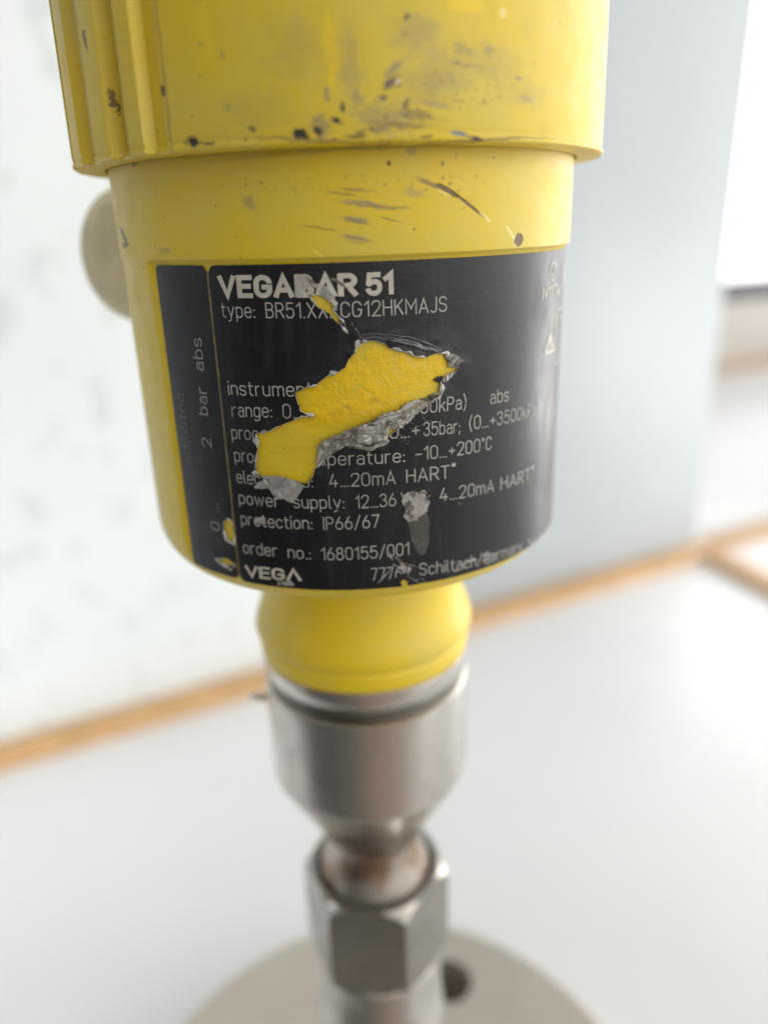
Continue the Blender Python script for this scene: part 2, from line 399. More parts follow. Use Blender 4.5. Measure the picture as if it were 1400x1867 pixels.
M_EDGE = film('torn_film_edge', (.22, .21, .20), (.60, .58, .55), .35, (.04, .04, .04), 420, .7)
M_CLEAR = film('torn_clear_film', (.20, .195, .18), (.34, .325, .30), .16, None, 200, .9)
M_GLOSSFILM = film('glossy_black_film', (.012, .012, .013), (.02, .02, .021), .16, None, 200, .9)
M_SCRAPE = film('scraped_film', (.40, .37, .33), (.24, .225, .205), .5, (.09, .085, .08), 330, .4)
M_DULL = film('scraped_or_glint_film', (.055, .052, .048), (.085, .08, .074), .6, None, 300, .3)
M_SEAM = film('label_seam', (.11, .10, .07), (.20, .18, .11), .5, None, 300, .4)
M_WHITE = white_laminate('white_laminate_board', (.73, .73, .725))
M_PANEL = white_laminate('mottled_white_panel', (.71, .75, .755), .5, True)
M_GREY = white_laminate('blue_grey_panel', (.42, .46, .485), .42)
M_SILL = white_laminate('white_painted_sill', (.86, .86, .85))
M_WOOD = wood('orange_wood_rim')
M_RAIL = plain('dark_window_rail', (.13, .115, .15))
M_APRON = plain('grey_apron', (.60, .56, .51))

# ------------------------------------------------------------------ setting: board with raised wooden rim, panel, window
d_ = Vector((.907, .421)); d_.normalize()              # along the rear rim
r_ = Vector((.30, -.954)); r_.normalize()              # along the right-hand rim
nb = Vector((-d_.y, d_.x))                             # away from the camera
C = Vector(on_z(1278, 1010, -290)[:2])                 # corner where the rims meet
ZT = -290.0
def P(v): return (v.x, v.y)
HW = 10.0
board = thing('display_board', 'white laminate board with raised orange wooden rim under the steel flange', 'board')
left = C - d_ * 760
inner_r = C - d_ * HW
poly = [P(left - nb * HW), P(inner_r - nb * HW), P(inner_r + r_ * 640), P(left + r_ * 470)]
# clip the front edge a little in front of the flange
front_y = -112.0
fa = C + r_ * ((front_y - C.y) / r_.y)
poly = [P(left - nb * HW), P(inner_r - nb * HW), (fa.x - HW, front_y), (-92, front_y + 10), (left.x - 20, 30)]
link_bm('board_top', prism(poly, ZT - 18, ZT, .6), M_WHITE, board)
link_bm('rear_rim', prism([P(left - nb * HW), P(C + d_ * HW - nb * HW), P(C + d_ * HW + nb * HW), P(left + nb * HW)], ZT - 18, ZT + 7, 1.2), M_WOOD, board)
link_bm('side_rim', prism([P(inner_r - nb * (HW + .2)), (fa.x - HW, front_y), (fa.x + HW, front_y), P(C + d_ * HW - nb * (HW + .2))], ZT - 18, ZT + 7.2, 1.2), M_WOOD, board)

board2 = thing('display_board', 'second white board with pale wooden rim to the right of the rim corner', 'board')
gap = .8
a0 = C + d_ * (HW + gap)
fb = fa + Vector((HW + gap, 0))
link_bm('board_top', prism([P(a0 - nb * HW), P(a0 + d_ * 420 - nb * HW), (fb.x + 420, front_y), (fb.x, front_y)], ZT - 18, ZT + 4, .6), M_SILL, board2)
link_bm('rear_rim', prism([P(a0 - nb * (HW - .3)), P(a0 + d_ * 420 - nb * (HW - .3)), P(a0 + d_ * 420 + nb * HW), P(a0 + nb * HW)], ZT - 18, ZT + 8, 1.2), M_WOOD, board2)

pb = nb * (HW + 1.0)
pr = C + pb + d_ * 2
seam = Vector(on_z(655, 1190, ZT)[:2]); seam = C + d_ * (seam - C).dot(d_)      # the two panels butt together behind the instrument
panel = link_bm('partition_panel', prism([P(left + pb - d_ * 60), P(seam + pb - d_ * .4), P(seam + pb - d_ * .4 + nb * 19), P(left + pb - d_ * 60 + nb * 19)], ZT - 18, 620, 1.0), M_PANEL)
panel['label'] = 'tall mottled white panel standing behind the rim left of the instrument'; panel['category'] = 'panel'
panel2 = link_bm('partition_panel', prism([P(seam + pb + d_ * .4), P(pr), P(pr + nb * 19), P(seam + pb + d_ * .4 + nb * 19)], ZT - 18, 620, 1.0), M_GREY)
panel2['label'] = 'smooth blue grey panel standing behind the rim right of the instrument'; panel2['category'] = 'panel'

# window beyond the panel, far right
wp = on_z(1365, 668, ZT); w2 = Vector(wp[:2])
def on_wall(px, py):
    d = ray(px, py); n3 = Vector((nb.x, nb.y, 0)); k = (Vector((w2.x, w2.y, 0)) - CAM).dot(n3) / d.dot(n3)
    return (CAM + d * k).z
sill = thing('window_sill', 'long white window sill behind the boards ending in a thin tan strip', 'sill')
s0 = C + nb * (HW + 24) - d_ * 40
span = lambda base, l, r, n0, n1: [P(base + d_ * l + nb * n0), P(base + d_ * r + nb * n0), P(base + d_ * r + nb * n1), P(base + d_ * l + nb * n1)]
foot = (w2 - s0).dot(nb)
link_bm('sill_board', prism(span(s0, 0, 1500, 0, foot - 14), ZT - 20, ZT, 1), M_SILL, sill)
link_bm('edge_strip', prism(span(s0, 0, 1500, foot - 13.6, foot + 14), ZT - 20, ZT + 3, 1), M_WOOD, sill)
win = thing('window', 'bright daylight window with a dark bottom rail at the far right edge', 'window')
zr0, zr1 = on_wall(1370, 548), on_wall(1370, 512)
link_bm('apron', prism(span(s0, 60, 1500, foot + 14.4, foot + 60), ZT - 20, zr0, 1), M_APRON, win)
link_bm('bottom_rail', prism(span(s0, 60, 1500, foot + 22, foot + 58), zr0 + .2, zr1, 2), M_RAIL, win)
t = NT('window_glass')
gl = t.new('ShaderNodeBsdfGlossy', {'Roughness': .02}); tr = t.new('ShaderNodeBsdfTransparent')
mx = t.new('ShaderNodeMixShader', {'Fac': .06}); t.l.new(tr.outputs[0], mx.inputs[1]); t.l.new(gl.outputs[0], mx.inputs[2])
t.l.new(mx.outputs[0], t.n['Material Output'].inputs['Surface'])
link_bm('pane', prism(span(s0, 60, 1500, foot + 38, foot + 42), zr1 + .2, 1100), t.m, win)

# ------------------------------------------------------------------ the instrument
inst = thing('pressure_transmitter', 'worn yellow pressure transmitter with torn black type label on steel stem and flange', 'pressure sensor')

# --- lid with grip ribs
RC = 44.5
def th(px, py, R=RC): return on_cyl(px, py, R)[0] / R
TOPR, GRV = .85, -1.0
key = [(th(x, 200), v) for x, v in ((146, TOPR), (149, GRV), (166, GRV), (170, TOPR), (200, TOPR), (206, GRV), (229, GRV), (234, TOPR), (264, TOPR), (270, GRV * .75), (292, GRV * .6), (298, 0.0))]
a_, pit = key[0][0], radians(10.5)
for k in range(5):
    key = [(a_ - pit * k - radians(9.6), GRV), (a_ - pit * k - radians(8.6), GRV), (a_ - pit * k - radians(7.4), TOPR)] + ([(a_ - pit * k, TOPR)] if k else []) + key
key.sort()
pend = key[-1][0]
def rib(t):
    if t < key[0][0] or t > pend: return 0.0
    for (a, ra), (b, rb) in zip(key, key[1:]):
        if a <= t <= b: return ra + (rb - ra) * (t - a) / max(1e-6, b - a)
    return 0.0
def lid_r(t, r, z):
    if r < 43.5: return r
    k = smooth(10.2, 10.9, z)
    return r + rib(t) * (0.75 + .25 * k)
prof = [(5, 56)] + [(39, 56)] + arc(40.5, 56, 44.0, 52, 6, False)
prof += [(44.0 + .5 * i / 10, 52 - (52 - 11.6) * i / 10) for i in range(1, 11)]
prof += [(44.45, 11.2), (44.38, 10.75), (44.42, 10.55), (44.7, 10.42), (44.78, 10.2), (44.72, 9.95), (44.4, 9.75), (43.4, 9.68), (40.6, 9.7), (40.2, 12), (5, 12)]
bm = lathe(prof, 1080, lid_r, uvR=RC)
link_bm('screw_lid', bm, M_CAP, inst, sharp=24)

# --- housing
RB, RL = 40.0, 39.25
TL = radians(-48.3); TR = radians(112)
def house_r(t, r, z):
    if r < 30: return r
    k = smooth(TL - .035, TL - .005, t) * (1 - smooth(TR, TR + .03, t)) * (1 - smooth(-4.55, -3.75, z)) * smooth(-56.0, -54.9, z)
    return r - (r - (RL - .12)) * k if r > RL - .12 else r
prof = [(30, 13.5), (RB + .05, 13.5)]
z = 12.5
while z > -2.8: prof.append((RB + .05, z)); z -= .9
prof += [(RB, -2.8), (RB, -3.4), (RB - .05, -3.75), (RB - .15, -3.95), (RB - .2, -4.15), (RB - .2, -4.35), (RB - .2, -4.6), (RB - .2, -5)]
z = -6.0
while z > -48.6: prof.append((RB - .25, z)); z -= 1.0
for i in range(0, 15):
    a = pi / 2 * i / 14
    prof.append((29.7 + 10.05 * cos(a) ** .62 if i < 14 else 29.7, -50.5 - 8.2 * sin(a)))
prof += [(22, -58.9), (15, -59.0)]
bm = lathe(prof, 900, house_r, uvR=RB)
house = link_bm('housing', bm, M_BODY, inst, sharp=30)

# --- cable entry boss with blind plug, behind on the left
pdir = Vector((-.80, .60, 0)); pn = Vector((.60, .80, 0))
bm = bmesh.new()
pp = [(13.6, 34), (14.4, 50), (14.9, 52), (15.0, 58), (14.6, 59.6), (13.6, 60.6), (11.5, 61.2), (8, 61.4)]
rows = []
for r, L in pp:
    row = []
    for i in range(64):
        a = 2 * pi * i / 64
        c = pdir * L + pn * (r * cos(a)) + Vector((0, 0, r * sin(a) - 4.5))
        row.append(bm.verts.new(W(c.x, c.y, c.z)))
    rows.append(row)
for k in range(len(rows) - 1):
    for i in range(64): bm.faces.new((rows[k][i], rows[k][(i + 1) % 64], rows[k + 1][(i + 1) % 64], rows[k + 1][i]))
bm.faces.new(rows[-1])
bmesh.ops.recalc_face_normals(bm, faces=bm.faces)
link_bm('cable_plug', bm, M_PLUG, inst)

# --- rubbery yellow neck under the housing
prof = [(12, -56), (20.4, -58.5), (20.5, -62), (20.7, -67), (21.0, -70), (21.6, -73), (22.4, -75.4), (23.1, -77.4), (23.45, -78.8), (23.4, -79.8), (23.0, -80.7), (22.5, -81.1), (22.4, -81.35), (22.65, -81.8), (22.75, -82.8), (22.7, -83.9), (22.5, -84.9), (22.35, -85.5), (22.1, -85.66), (12, -85.66)]
link_bm('neck_ring', lathe(prof, 160), M_BOOT, inst, sharp=50)

# --- steel collar, groove, stem
prof = [(12, -85.7), (22.45, -85.7), (22.5, -85.8), (22.5, -86.2), (22.5, -89.2), (22.3, -89.5), (20.4, -89.7), (20.2, -90.2), (20.2, -92.6), (20.4, -92.9), (22.2, -92.95), (22.5, -93.2), (22.6, -93.8)]
prof += [(22.6, -95 - 2 * i) for i in range(0, 11)] + [(22.6, -116.4), (22.5, -117.0), (22.2, -117.6), (20.0, -121.8), (17, -127.4), (14.2, -132.6), (12.2, -136.2), (11.6, -137.2), (8, -137.4)]
link_bm('steel_collar', lathe(prof, 160), M_STEEL, inst, sharp=40)
link_bm('groove_shade_ring', lathe([(20.5, -89.75), (22.0, -89.8), (22.2, -90.1), (22.0, -92.5), (21.8, -92.85), (20.5, -92.9)], 160, cap=False), M_GROOVE_SHADE, inst, sharp=60)  # added ring; its dark colour stands in for the groove's dark reflection
prof = [(8, -136.8), (11.3, -136.9), (11.0, -138.5), (10.9, -139.6), (11.1, -141.2), (11.6, -143.2), (12.3, -145.2), (13.0, -147.2), (13.6, -149), (13.9, -150.2), (8, -150.4)]
link_bm('steel_stem', lathe(prof, 120), M_STAIN, inst, sharp=40)
bm = bmesh.new()
tip = []
for i, (x, r) in enumerate([(-21, 1.4), (-23.5, 1.5), (-25.2, 1.1), (-26.3, .5)]):
    tip.append([bm.verts.new(W(x, -2 + r * cos(a * pi / 5), -98.5 + r * .7 * sin(a * pi / 5) + i * .2)) for a in range(10)])
for k in range(3):
    for i in range(10): bm.faces.new((tip[k][i], tip[k][(i + 1) % 10], tip[k + 1][(i + 1) % 10], tip[k + 1][i]))
bm.faces.new(tip[-1]); bmesh.ops.recalc_face_normals(bm, faces=bm.faces)
link_bm('collar_lug', bm, M_STEEL, inst)

# --- union nut
AF = 15.9; ROT = radians(-9)
def hexr(t):
    a = (t - ROT + pi / 6) % (pi / 3) - pi / 6
    return AF / cos(a)
def nut_r(t, r, z):
    lim = 16.0 + 2.5 * smooth(-149.0, -152.6, z) if z > -160 else 18.5 - 2.3 * smooth(-173.2, -176.0, z)
    return min(hexr(t), lim) if r > 15.5 else r
prof = [(10.9, -153), (13.9, -150.6), (14.6, -149.2), (15.2, -149.0)] + [(18, -149.0 - .36 * i) for i in range(11)] + [(18, -153.5), (18, -158), (18, -165), (18, -172.6)] + [(18, -173.2 - .4 * i) for i in range(8)] + [(14.5, -176.1)]
link_bm('union_nut', lathe(prof, 360, nut_r, cap=False), M_NUT, inst, sharp=22)

# --- hub and flange
prof = [(12, -175.6), (15.2, -175.8), (15.9, -176.4), (16.2, -178), (16.2, -196), (17.0, -197), (17.0, -206), (16.4, -207), (16.4, -236), (17.5, -243), (21, -252), (27, -260), (33, -264.5), (37, -265.4), (37.5, -267), (12, -267)]
link_bm('flange_hub', lathe(prof, 120), M_STEEL, inst, sharp=40)

def cdt_plate(outer, holes, extra):
    """triangulate a flat outline with holes; returns (points, triangles)"""
    vs, es = [], []
    for lp in [outer] + holes:
        k = len(vs); n = len(lp); vs += lp; es += [(k + i, k + (i + 1) % n) for i in range(n)]
    vs += extra
    r = delaunay_2d_cdt([Vector(v) for v in vs], es, [], 0, 1e-5)
    return r[0], r[2], r[1]
def inside(p, poly):
    x, y = p[0], p[1]; c = False; n = len(poly); j = n - 1
    for i in range(n):
        xi, yi = poly[i]; xj, yj = poly[j]
        if (yi > y) != (yj > y) and x < (xj - xi) * (y - yi) / (yj - yi) + xi: c = not c
        j = i
    return c
RF, ZF = 84.5, -266.0
outer = [(RF * sin(2 * pi * i / 200), RF * cos(2 * pi * i / 200)) for i in range(200)]
h0 = on_z(816, 1788, ZF); hr = hypot(h0.x, h0.y); ha = atan2(h0.y, h0.x)
holes = []
for k in range(4):
    cx, cy = hr * cos(ha + k * pi / 2), hr * sin(ha + k * pi / 2)
    holes.append([(cx + 9.0 * cos(2 * pi * i / 48), cy + 9.0 * sin(2 * pi * i / 48)) for i in range(48)])
vs, tris, _ = cdt_plate(outer, holes, [(r * cos(a), r * sin(a)) for r in (20, 45) for a in [i * pi / 8 for i in range(16)]])
bm = bmesh.new()
top = [bm.verts.new(W(v.x, v.y, ZF)) for v in vs]
for tr_ in tris:
    c = (sum((vs[i].x for i in tr_)) / 3, sum((vs[i].y for i in tr_)) / 3)
    if any(hypot(c[0] - sum(p[0] for p in h) / 48, c[1] - sum(p[1] for p in h) / 48) < 8.95 for h in holes): continue
    bm.faces.new([top[i] for i in tr_])
rimr = [(RF, ZF), (RF + .8, ZF - .5), (RF + 1, ZF - 1.4), (RF + 1, ZT + 1), (RF, ZT + .03)]
prev = None
def circ(r, z): return [bm.verts.new(W(r * sin(2 * pi * i / 200), r * cos(2 * pi * i / 200), z)) for i in range(200)]
for r, z in rimr:
    ring = circ(r, z)
    if prev:
        for i in range(200): bm.faces.new((prev[i], prev[(i + 1) % 200], ring[(i + 1) % 200], ring[i]))
    prev = ring
bm.faces.new(prev)
for h in holes:
    a = [bm.verts.new(W(x, y, ZF)) for x, y in h]; b = [bm.verts.new(W(x, y, ZT + .5)) for x, y in h]
    for i in range(48): bm.faces.new((a[i], a[(i + 1) % 48], b[(i + 1) % 48], b[i]))
bmesh.ops.remove_doubles(bm, verts=bm.verts, dist=1e-6)
bmesh.ops.recalc_face_normals(bm, faces=bm.faces)
fl = link_bm('flange', bm, M_FLANGE, inst, sharp=30)
for p in fl.data.polygons:
    if p.normal.z > .99: p.use_smooth = False

# ------------------------------------------------------------------ type label
def L(px, py): return on_cyl(px, py, RL)
def zoomed(pts, ox, oy, s): return [L(ox + x / s, oy + y / s) for x, y in pts]
def jag(poly, step=.3, amp=.16, seed=0):
    o = []; n = len(poly)
    for i in range(n):
        a, b = poly[i], poly[(i + 1) % n]
        ln = hypot(b[0] - a[0], b[1] - a[1]); k = max(1, int(ln / step))
        for j in range(k):
            x = a[0] + (b[0] - a[0]) * j / k; y = a[1] + (b[1] - a[1]) * j / k
            o.append((x + amp * fbm((x * 1.3, y * 1.3, seed), 3), y + amp * fbm((x * 1.3, y * 1.3, seed + 9), 3)))
    return o
HOLE_BIG = jag(zoomed([(705, 145), (740, 130), (800, 125), (850, 140), (880, 165), (930, 175), (985, 195), (1040, 213), (1090, 215), (1130, 195), (1190, 195), (1205, 235), (1235, 270), (1268, 280), (1230, 300), (1190, 320), (1160, 350), (1165, 385), (1160, 415), (1090, 480), (1010, 540), (930, 610), (870, 650), (860, 690), (790, 715), (700, 705), (640, 695), (570, 745), (500, 800), (475, 830), (465, 870), (430, 915), (380, 905), (330, 890), (270, 880), (200, 878), (150, 868), (148, 790), (158, 720), (148, 640), (220, 625), (300, 585), (400, 545), (470, 540), (395, 515), (380, 470), (363, 410), (420, 385), (480, 370), (530, 325), (600, 295), (640, 270), (655, 225), (690, 190)], 420, 580, 3.0435))
HOLE_TOP = jag(zoomed([(315, 410), (420, 395), (530, 450), (600, 500), (655, 560), (600, 560), (640, 640), (690, 690), (700, 790), (650, 750), (560, 640), (430, 560), (350, 480)], 520, 480, 7), .2, .1, 3)
HOLE_L1 = jag(zoomed([(520, 605), (550, 575), (575, 600), (592, 690), (588, 740), (545, 712), (525, 660)], 260, 780, 3.5), .25, .1, 5)
HOLE_L2 = jag(zoomed([(475, 835), (540, 830), (575, 850), (600, 880), (560, 885), (500, 862)], 260, 780, 3.5), .25, .1, 6)
HOLE_B = jag(zoomed([(300, 930), (325, 918), (345, 930), (340, 960), (310, 962)], 640, 780, 3.333), .2, .1, 7)
HOLES = [HOLE_BIG, HOLE_TOP, HOLE_L1, HOLE_L2, HOLE_B]
US = RL * radians(-31.0)                  # seam between the side strip and the main sheet
def outline(u0, u1, z0, z1, r=1.0, seed=0, amp=.05):
    p = []
    for cx, cy, a0_ in ((u1 - r, z1 - r, 0), (u0 + r, z1 - r, 90), (u0 + r, z0 + r, 180), (u1 - r, z0 + r, 270)):
        for i in range(7):
            a = radians(a0_ + 15 * i); p.append((cx + r * cos(a), cy + r * sin(a)))
    return jag(p, .5, amp, seed)
ZTOP, ZBOT = -4.6, -54.6
main_out = outline(US + .22, RL * radians(106), ZBOT, ZTOP, 1.1, 1)
side_out = outline(RL * radians(-48.1), US - .22, ZBOT + .3, ZTOP, .9, 2)
def dist_poly(p, poly):
    return min(hypot(p[0] - q[0], p[1] - q[1]) for q in poly)
def label_h(u, z, holes):
    h = .06
    for hp in holes:
        dd = dist_poly((u, z), hp)
        if dd < 4.5:
            w = (1 - dd / 4.5) ** 2
            h += w * (.22 + .30 * max(0, fbm((u * .55, z * .55, 4), 3)) + .05 * sin(u * .8 - z * 2.3 + 2 * fbm((u * .3, z * .3, 7), 2))) * (1.0 if hp is HOLE_BIG else .45)
    h += .035 * fbm((u * .12, z * .12, 1), 3)
    return max(.035, h)
def sheet(name, out, holes, parent, lift=0.0):
    xs = [p[0] for p in out]; ys = [p[1] for p in out]
    ex = []
    u = min(xs) + .4
    while u < max(xs) - .3:
        z = min(ys) + .4
        while z < max(ys) - .3:
            p = (u + .1 * sin(z * 7), z + .1 * sin(u * 5))
            if inside(p, out) and not any(inside(p, h) for h in holes):
                near = min([dist_poly(p, h) for h in holes] + [9])
                if near > .25: ex.append(p)
                if near < 4:
                    for q in ((.4, 0), (0, .4), (.4, .4)):
                        pq = (p[0] + q[0], p[1] + q[1])
                        if inside(pq, out) and not any(inside(pq, h) or dist_poly(pq, h) < .2 for h in holes): ex.append(pq)
            z += .8
        u += .8
    vs, tris, _ = cdt_plate(out, holes, ex)
    bm = bmesh.new(); uv = bm.loops.layers.uv.new('UVMap')
    bv = [bm.verts.new(cyl(v.x, v.y, RL, label_h(v.x, v.y, holes) + lift)) for v in vs]
    for tr_ in tris:
        c = (sum(vs[i].x for i in tr_) / 3, sum(vs[i].y for i in tr_) / 3)
        if not inside(c, out) or any(inside(c, h) for h in holes): continue
        try: f = bm.faces.new([bv[i] for i in tr_])
        except ValueError: continue
        for l, i in zip(f.loops, tr_): l[uv].uv = (vs[i].x * .01 + 3, vs[i].y * .01 + 3)
    bmesh.ops.delete(bm, geom=[v for v in bm.verts if not v.link_faces], context='VERTS')
    bmesh.ops.recalc_face_normals(bm, faces=bm.faces)
    f0 = bm.faces[:][0]
    # outward facing
    bm.faces.ensure_lookup_table()
    c = f0.calc_center_median()
    if f0.normal.x * c.x + f0.normal.y * c.y < 0: bmesh.ops.reverse_faces(bm, faces=bm.faces)
    return link_bm(name, bm, M_LABEL, parent, sharp=None)
lab = sheet('type_label', main_out, [HOLE_BIG, HOLE_TOP, HOLE_B], inst)
lab['label'] = 'black main type label with a large torn hole showing yellow'
lab2 = sheet('type_label', side_out, [HOLE_L1, HOLE_L2], inst)
lab2['label'] = 'narrow black label strip reading adjusted 0 to 2 bar abs'
# pale glue line in the seam
bm = bmesh.new(); pv = None
for i in range(80):
    z = ZTOP - .8 - (ZTOP - ZBOT - 1.4) * i / 79; w = .13 + .05 * fbm((z * .7, 0, 2), 2)
    v = (bm.verts.new(cyl(US - w, z, RL, .03)), bm.verts.new(cyl(US + w, z, RL, .03)))
    if pv: bm.faces.new((pv[0], v[0], v[1], pv[1]))
    pv = v
link_bm('label_seam', bm, M_SEAM, inst, None)

# --- torn film
def resample(p, n):
    d = [0.0]
    for a, b in zip(p, p[1:]): d.append(d[-1] + hypot(b[0] - a[0], b[1] - a[1]))
    o = []
    for i in range(n):
        s = d[-1] * i / (n - 1); k = 0
        while k < len(d) - 2 and d[k + 1] < s: k += 1
        f = (s - d[k]) / max(1e-9, d[k + 1] - d[k])
        o.append((p[k][0] + (p[k + 1][0] - p[k][0]) * f, p[k][1] + (p[k + 1][1] - p[k][1]) * f))
    return o
def loft(up, lo, hfun, n=90, mm=26, rag=.12):
    up, lo = resample(up, n), resample(lo, n)
    bm = bmesh.new(); rows = []
    for i in range(n):
        row = []
        for j in range(mm + 1):
            v = j / mm; s = i / (n - 1)
            u = up[i][0] * (1 - v) + lo[i][0] * v; z = up[i][1] * (1 - v) + lo[i][1] * v
            e = rag * (abs(v - .5) * 2) ** 3
            u += e * fbm((u * 2.5, z * 2.5, 1), 3); z += e * fbm((u * 2.5, z * 2.5, 5), 3)
            row.append(bm.verts.new(cyl(u, z, RL, hfun(s, v, u, z))))
        rows.append(row)
    for i in range(n - 1):
        for j in range(mm): bm.faces.new((rows[i][j], rows[i + 1][j], rows[i + 1][j + 1], rows[i][j + 1]))
    bmesh.ops.recalc_face_normals(bm, faces=bm.faces)
    return bm
def ridged(u, z, k, seed): return 1 - abs(fbm((u * k, z * k, seed), 4)) * 2
def bell(s, v): return max(0.0, sin(pi * min(max(v, 0), 1))) ** .6 * (.35 + .65 * sin(pi * min(max(s, .0), 1)))
upc = zoomed([(85, 1000), (100, 880), (150, 840), (290, 780), (420, 720), (520, 690), (640, 620), (760, 590), (870, 520), (1000, 490), (1130, 430)], 560, 620, 4.667)
loc_ = zoomed([(100, 1088), (220, 965), (320, 900), (430, 930), (530, 950), (600, 930), (695, 895), (690, 765), (790, 750), (890, 655), (1000, 565), (1142, 470)], 560, 620, 4.667)
def h_gash(s, v, u, z):
    fold = .5 + .5 * sin(v * 9 + s * 4 + 2.2 * fbm((u * .35, z * .35, 2), 2))
    lip = .8 * (1 - v) ** 1.5 * max(0, sin(pi * min(1, s * 1.25)))
    return .1 + lip + bell(s, v) * (.2 + 1.25 * fold * (.65 + .35 * ridged(u, z, .6, 3)) + .12 * ridged(u, z, 1.5, 8))
link_bm('torn_foil', loft(upc, loc_, h_gash, 140, 40, .3), M_ALU, lab, 60)
up2 = zoomed([(190, 372), (270, 385), (450, 360), (600, 358), (740, 395), (860, 440), (990, 492)], 430, 820, 7.78)
lo2 = zoomed([(195, 400), (280, 550), (460, 552), (580, 690), (690, 700), (785, 750), (830, 740)], 430, 820, 7.78)
def h_flap(s, v, u, z):
    return .12 + .5 * bell(s, v) * ridged(u, z, .55, 11) * (.5 + .5 * sin(s * 17 + v * 3)) + .35 * (1 - v) * smooth(.1, .5, s)
link_bm('torn_film', loft(up2, lo2, h_flap, 60, 22, .12), M_CLEAR, lab, 50)
up3 = zoomed([(1185, 108), (1250, 120), (1322, 168)], 560, 620, 4.667); lo3 = zoomed([(1195, 222), (1240, 238), (1300, 192)], 560, 620, 4.667)
link_bm('torn_film', loft(up3, lo3, lambda s, v, u, z: .15 + .5 * abs(sin(s * 7 + v * 4)) * (1 - .5 * v), 26, 14, .1), M_CLEAR, lab, 40)
up4 = zoomed([(1140, 352), (1165, 300), (1250, 262)], 560, 620, 4.667); lo4 = zoomed([(1160, 358), (1200, 330), (1252, 272)], 560, 620, 4.667)
link_bm('torn_film', loft(up4, lo4, lambda s, v, u, z: .2 + .25 * abs(sin(s * 9 + v * 3)), 26, 10, .1), M_EDGE, lab, 40)
up5 = zoomed([(1072, 338), (1100, 308), (1150, 305)], 560, 620, 4.667); lo5 = zoomed([(1082, 350), (1110, 358), (1146, 345)], 560, 620, 4.667)
o5 = link_bm('torn_film', loft(up5, lo5, lambda s, v, u, z: .14, 20, 8, .15), M_LABEL, lab, 40)
up6 = zoomed([(130, 150), (250, 140), (330, 190), (430, 250), (560, 340), (640, 430), (660, 545)], 520, 480, 7)
lo6 = zoomed([(150, 425), (250, 425), (330, 400), (420, 392), (530, 450), (600, 500), (650, 562)], 520, 480, 7)
link_bm('scraped_film', loft(up6, lo6, lambda s, v, u, z: .17 + .06 * ridged(u, z, 1.6, 5) + .25 * smooth(.5, 1, s) * v, 50, 16, .3), M_SCRAPE, lab, 40)
up7 = zoomed([(700, 690), (745, 720), (785, 830), (805, 890)], 520, 480, 7); lo7 = zoomed([(700, 795), (715, 840), (750, 872), (795, 890)], 520, 480, 7)
link_bm('torn_film', loft(up7, lo7, lambda s, v, u, z: .15 + .3 * abs(sin(v * 5 + s * 3)), 24, 12, .15), M_EDGE, lab, 40)
up8 = zoomed([(585, 185), (650, 190), (720, 245), (800, 320)], 520, 480, 7); lo8 = zoomed([(590, 225), (650, 240), (730, 285), (800, 335)], 520, 480, 7)
link_bm('scraped_film', loft(up8, lo8, lambda s, v, u, z: .2 + .05 * sin(v * 3), 24, 6, .1), M_SEAM, lab, 40)

ca = [(715, 88), (800, 76), (900, 84), (1000, 100), (1090, 130), (1165, 172)]; cb = [(735, 122), (800, 114), (880, 128), (980, 156), (1070, 182), (1150, 192)]
link_bm('raised_film', loft(zoomed(ca, 420, 580, 3.0435), zoomed(cb, 420, 580, 3.0435), lambda s, v, u, z: .06 + label_h(u, z, [HOLE_BIG]) + sin(pi * v) ** .5 * sin(pi * s) ** .5 * (.16 + .14 * sin(v * 8 + s * 2 + 1.5 * fbm((u * .5, z * .5, 2), 2))), 90, 30, .05), M_GLOSSFILM, lab, None)
def edge_strip(poly, w, hfun, seed):
    """ragged whitish fringe along the torn edge of the film"""
    bm = bmesh.new(); n = len(poly)
    rows = []
    for i in range(n):
        a, b, c = poly[i - 1], poly[i], poly[(i + 1) % n]
        tx, ty = c[0] - a[0], c[1] - a[1]; l = hypot(tx, ty) or 1
        nx, ny = ty / l, -tx / l
        if inside((b[0] + nx * .2, b[1] + ny * .2), poly): nx, ny = -nx, -ny
        k = max(0.0, fbm((b[0] * .45, b[1] * .45, seed), 3) * 2.3 + .12)
        ww = w * k * (.8 + .6 * fbm((b[0] * 2.2, b[1] * 2.2, seed + 3), 2)) + .03
        row = []
        for f in (-.5, 0, .35, .7, 1):
            x, y = b[0] + nx * ww * f, b[1] + ny * ww * f
            hh = hfun(b[0], b[1]) + .07 + .22 * sin(pi * (f + .5) / 1.5) * min(1, k) * (.7 + .6 * fbm((b[0] * 1.7, b[1] * 1.7, seed + 5), 2)) - (.12 if f < 0 else 0)
            row.append(bm.verts.new(cyl(x, y, RL, hh)))
        rows.append(row)
    for i in range(n):
        p, q = rows[i], rows[(i + 1) % n]
        for j in range(4): bm.faces.new((p[j], q[j], q[j + 1], p[j + 1]))
    return bm
lh = lambda u, z: label_h(u, z, [HOLE_BIG, HOLE_TOP])
link_bm('torn_edge', edge_strip(HOLE_BIG, .5, lh, 2), M_EDGE, lab, 50)
link_bm('torn_edge', edge_strip(HOLE_TOP, .2, lh, 4), M_EDGE, lab, 50)
link_bm('torn_edge', edge_strip(HOLE_L1, .25, lambda u, z: .15, 6), M_EDGE, lab2, 50)
link_bm('torn_edge', edge_strip(HOLE_L2, .4, lambda u, z: .15, 7), M_EDGE, lab2, 50)

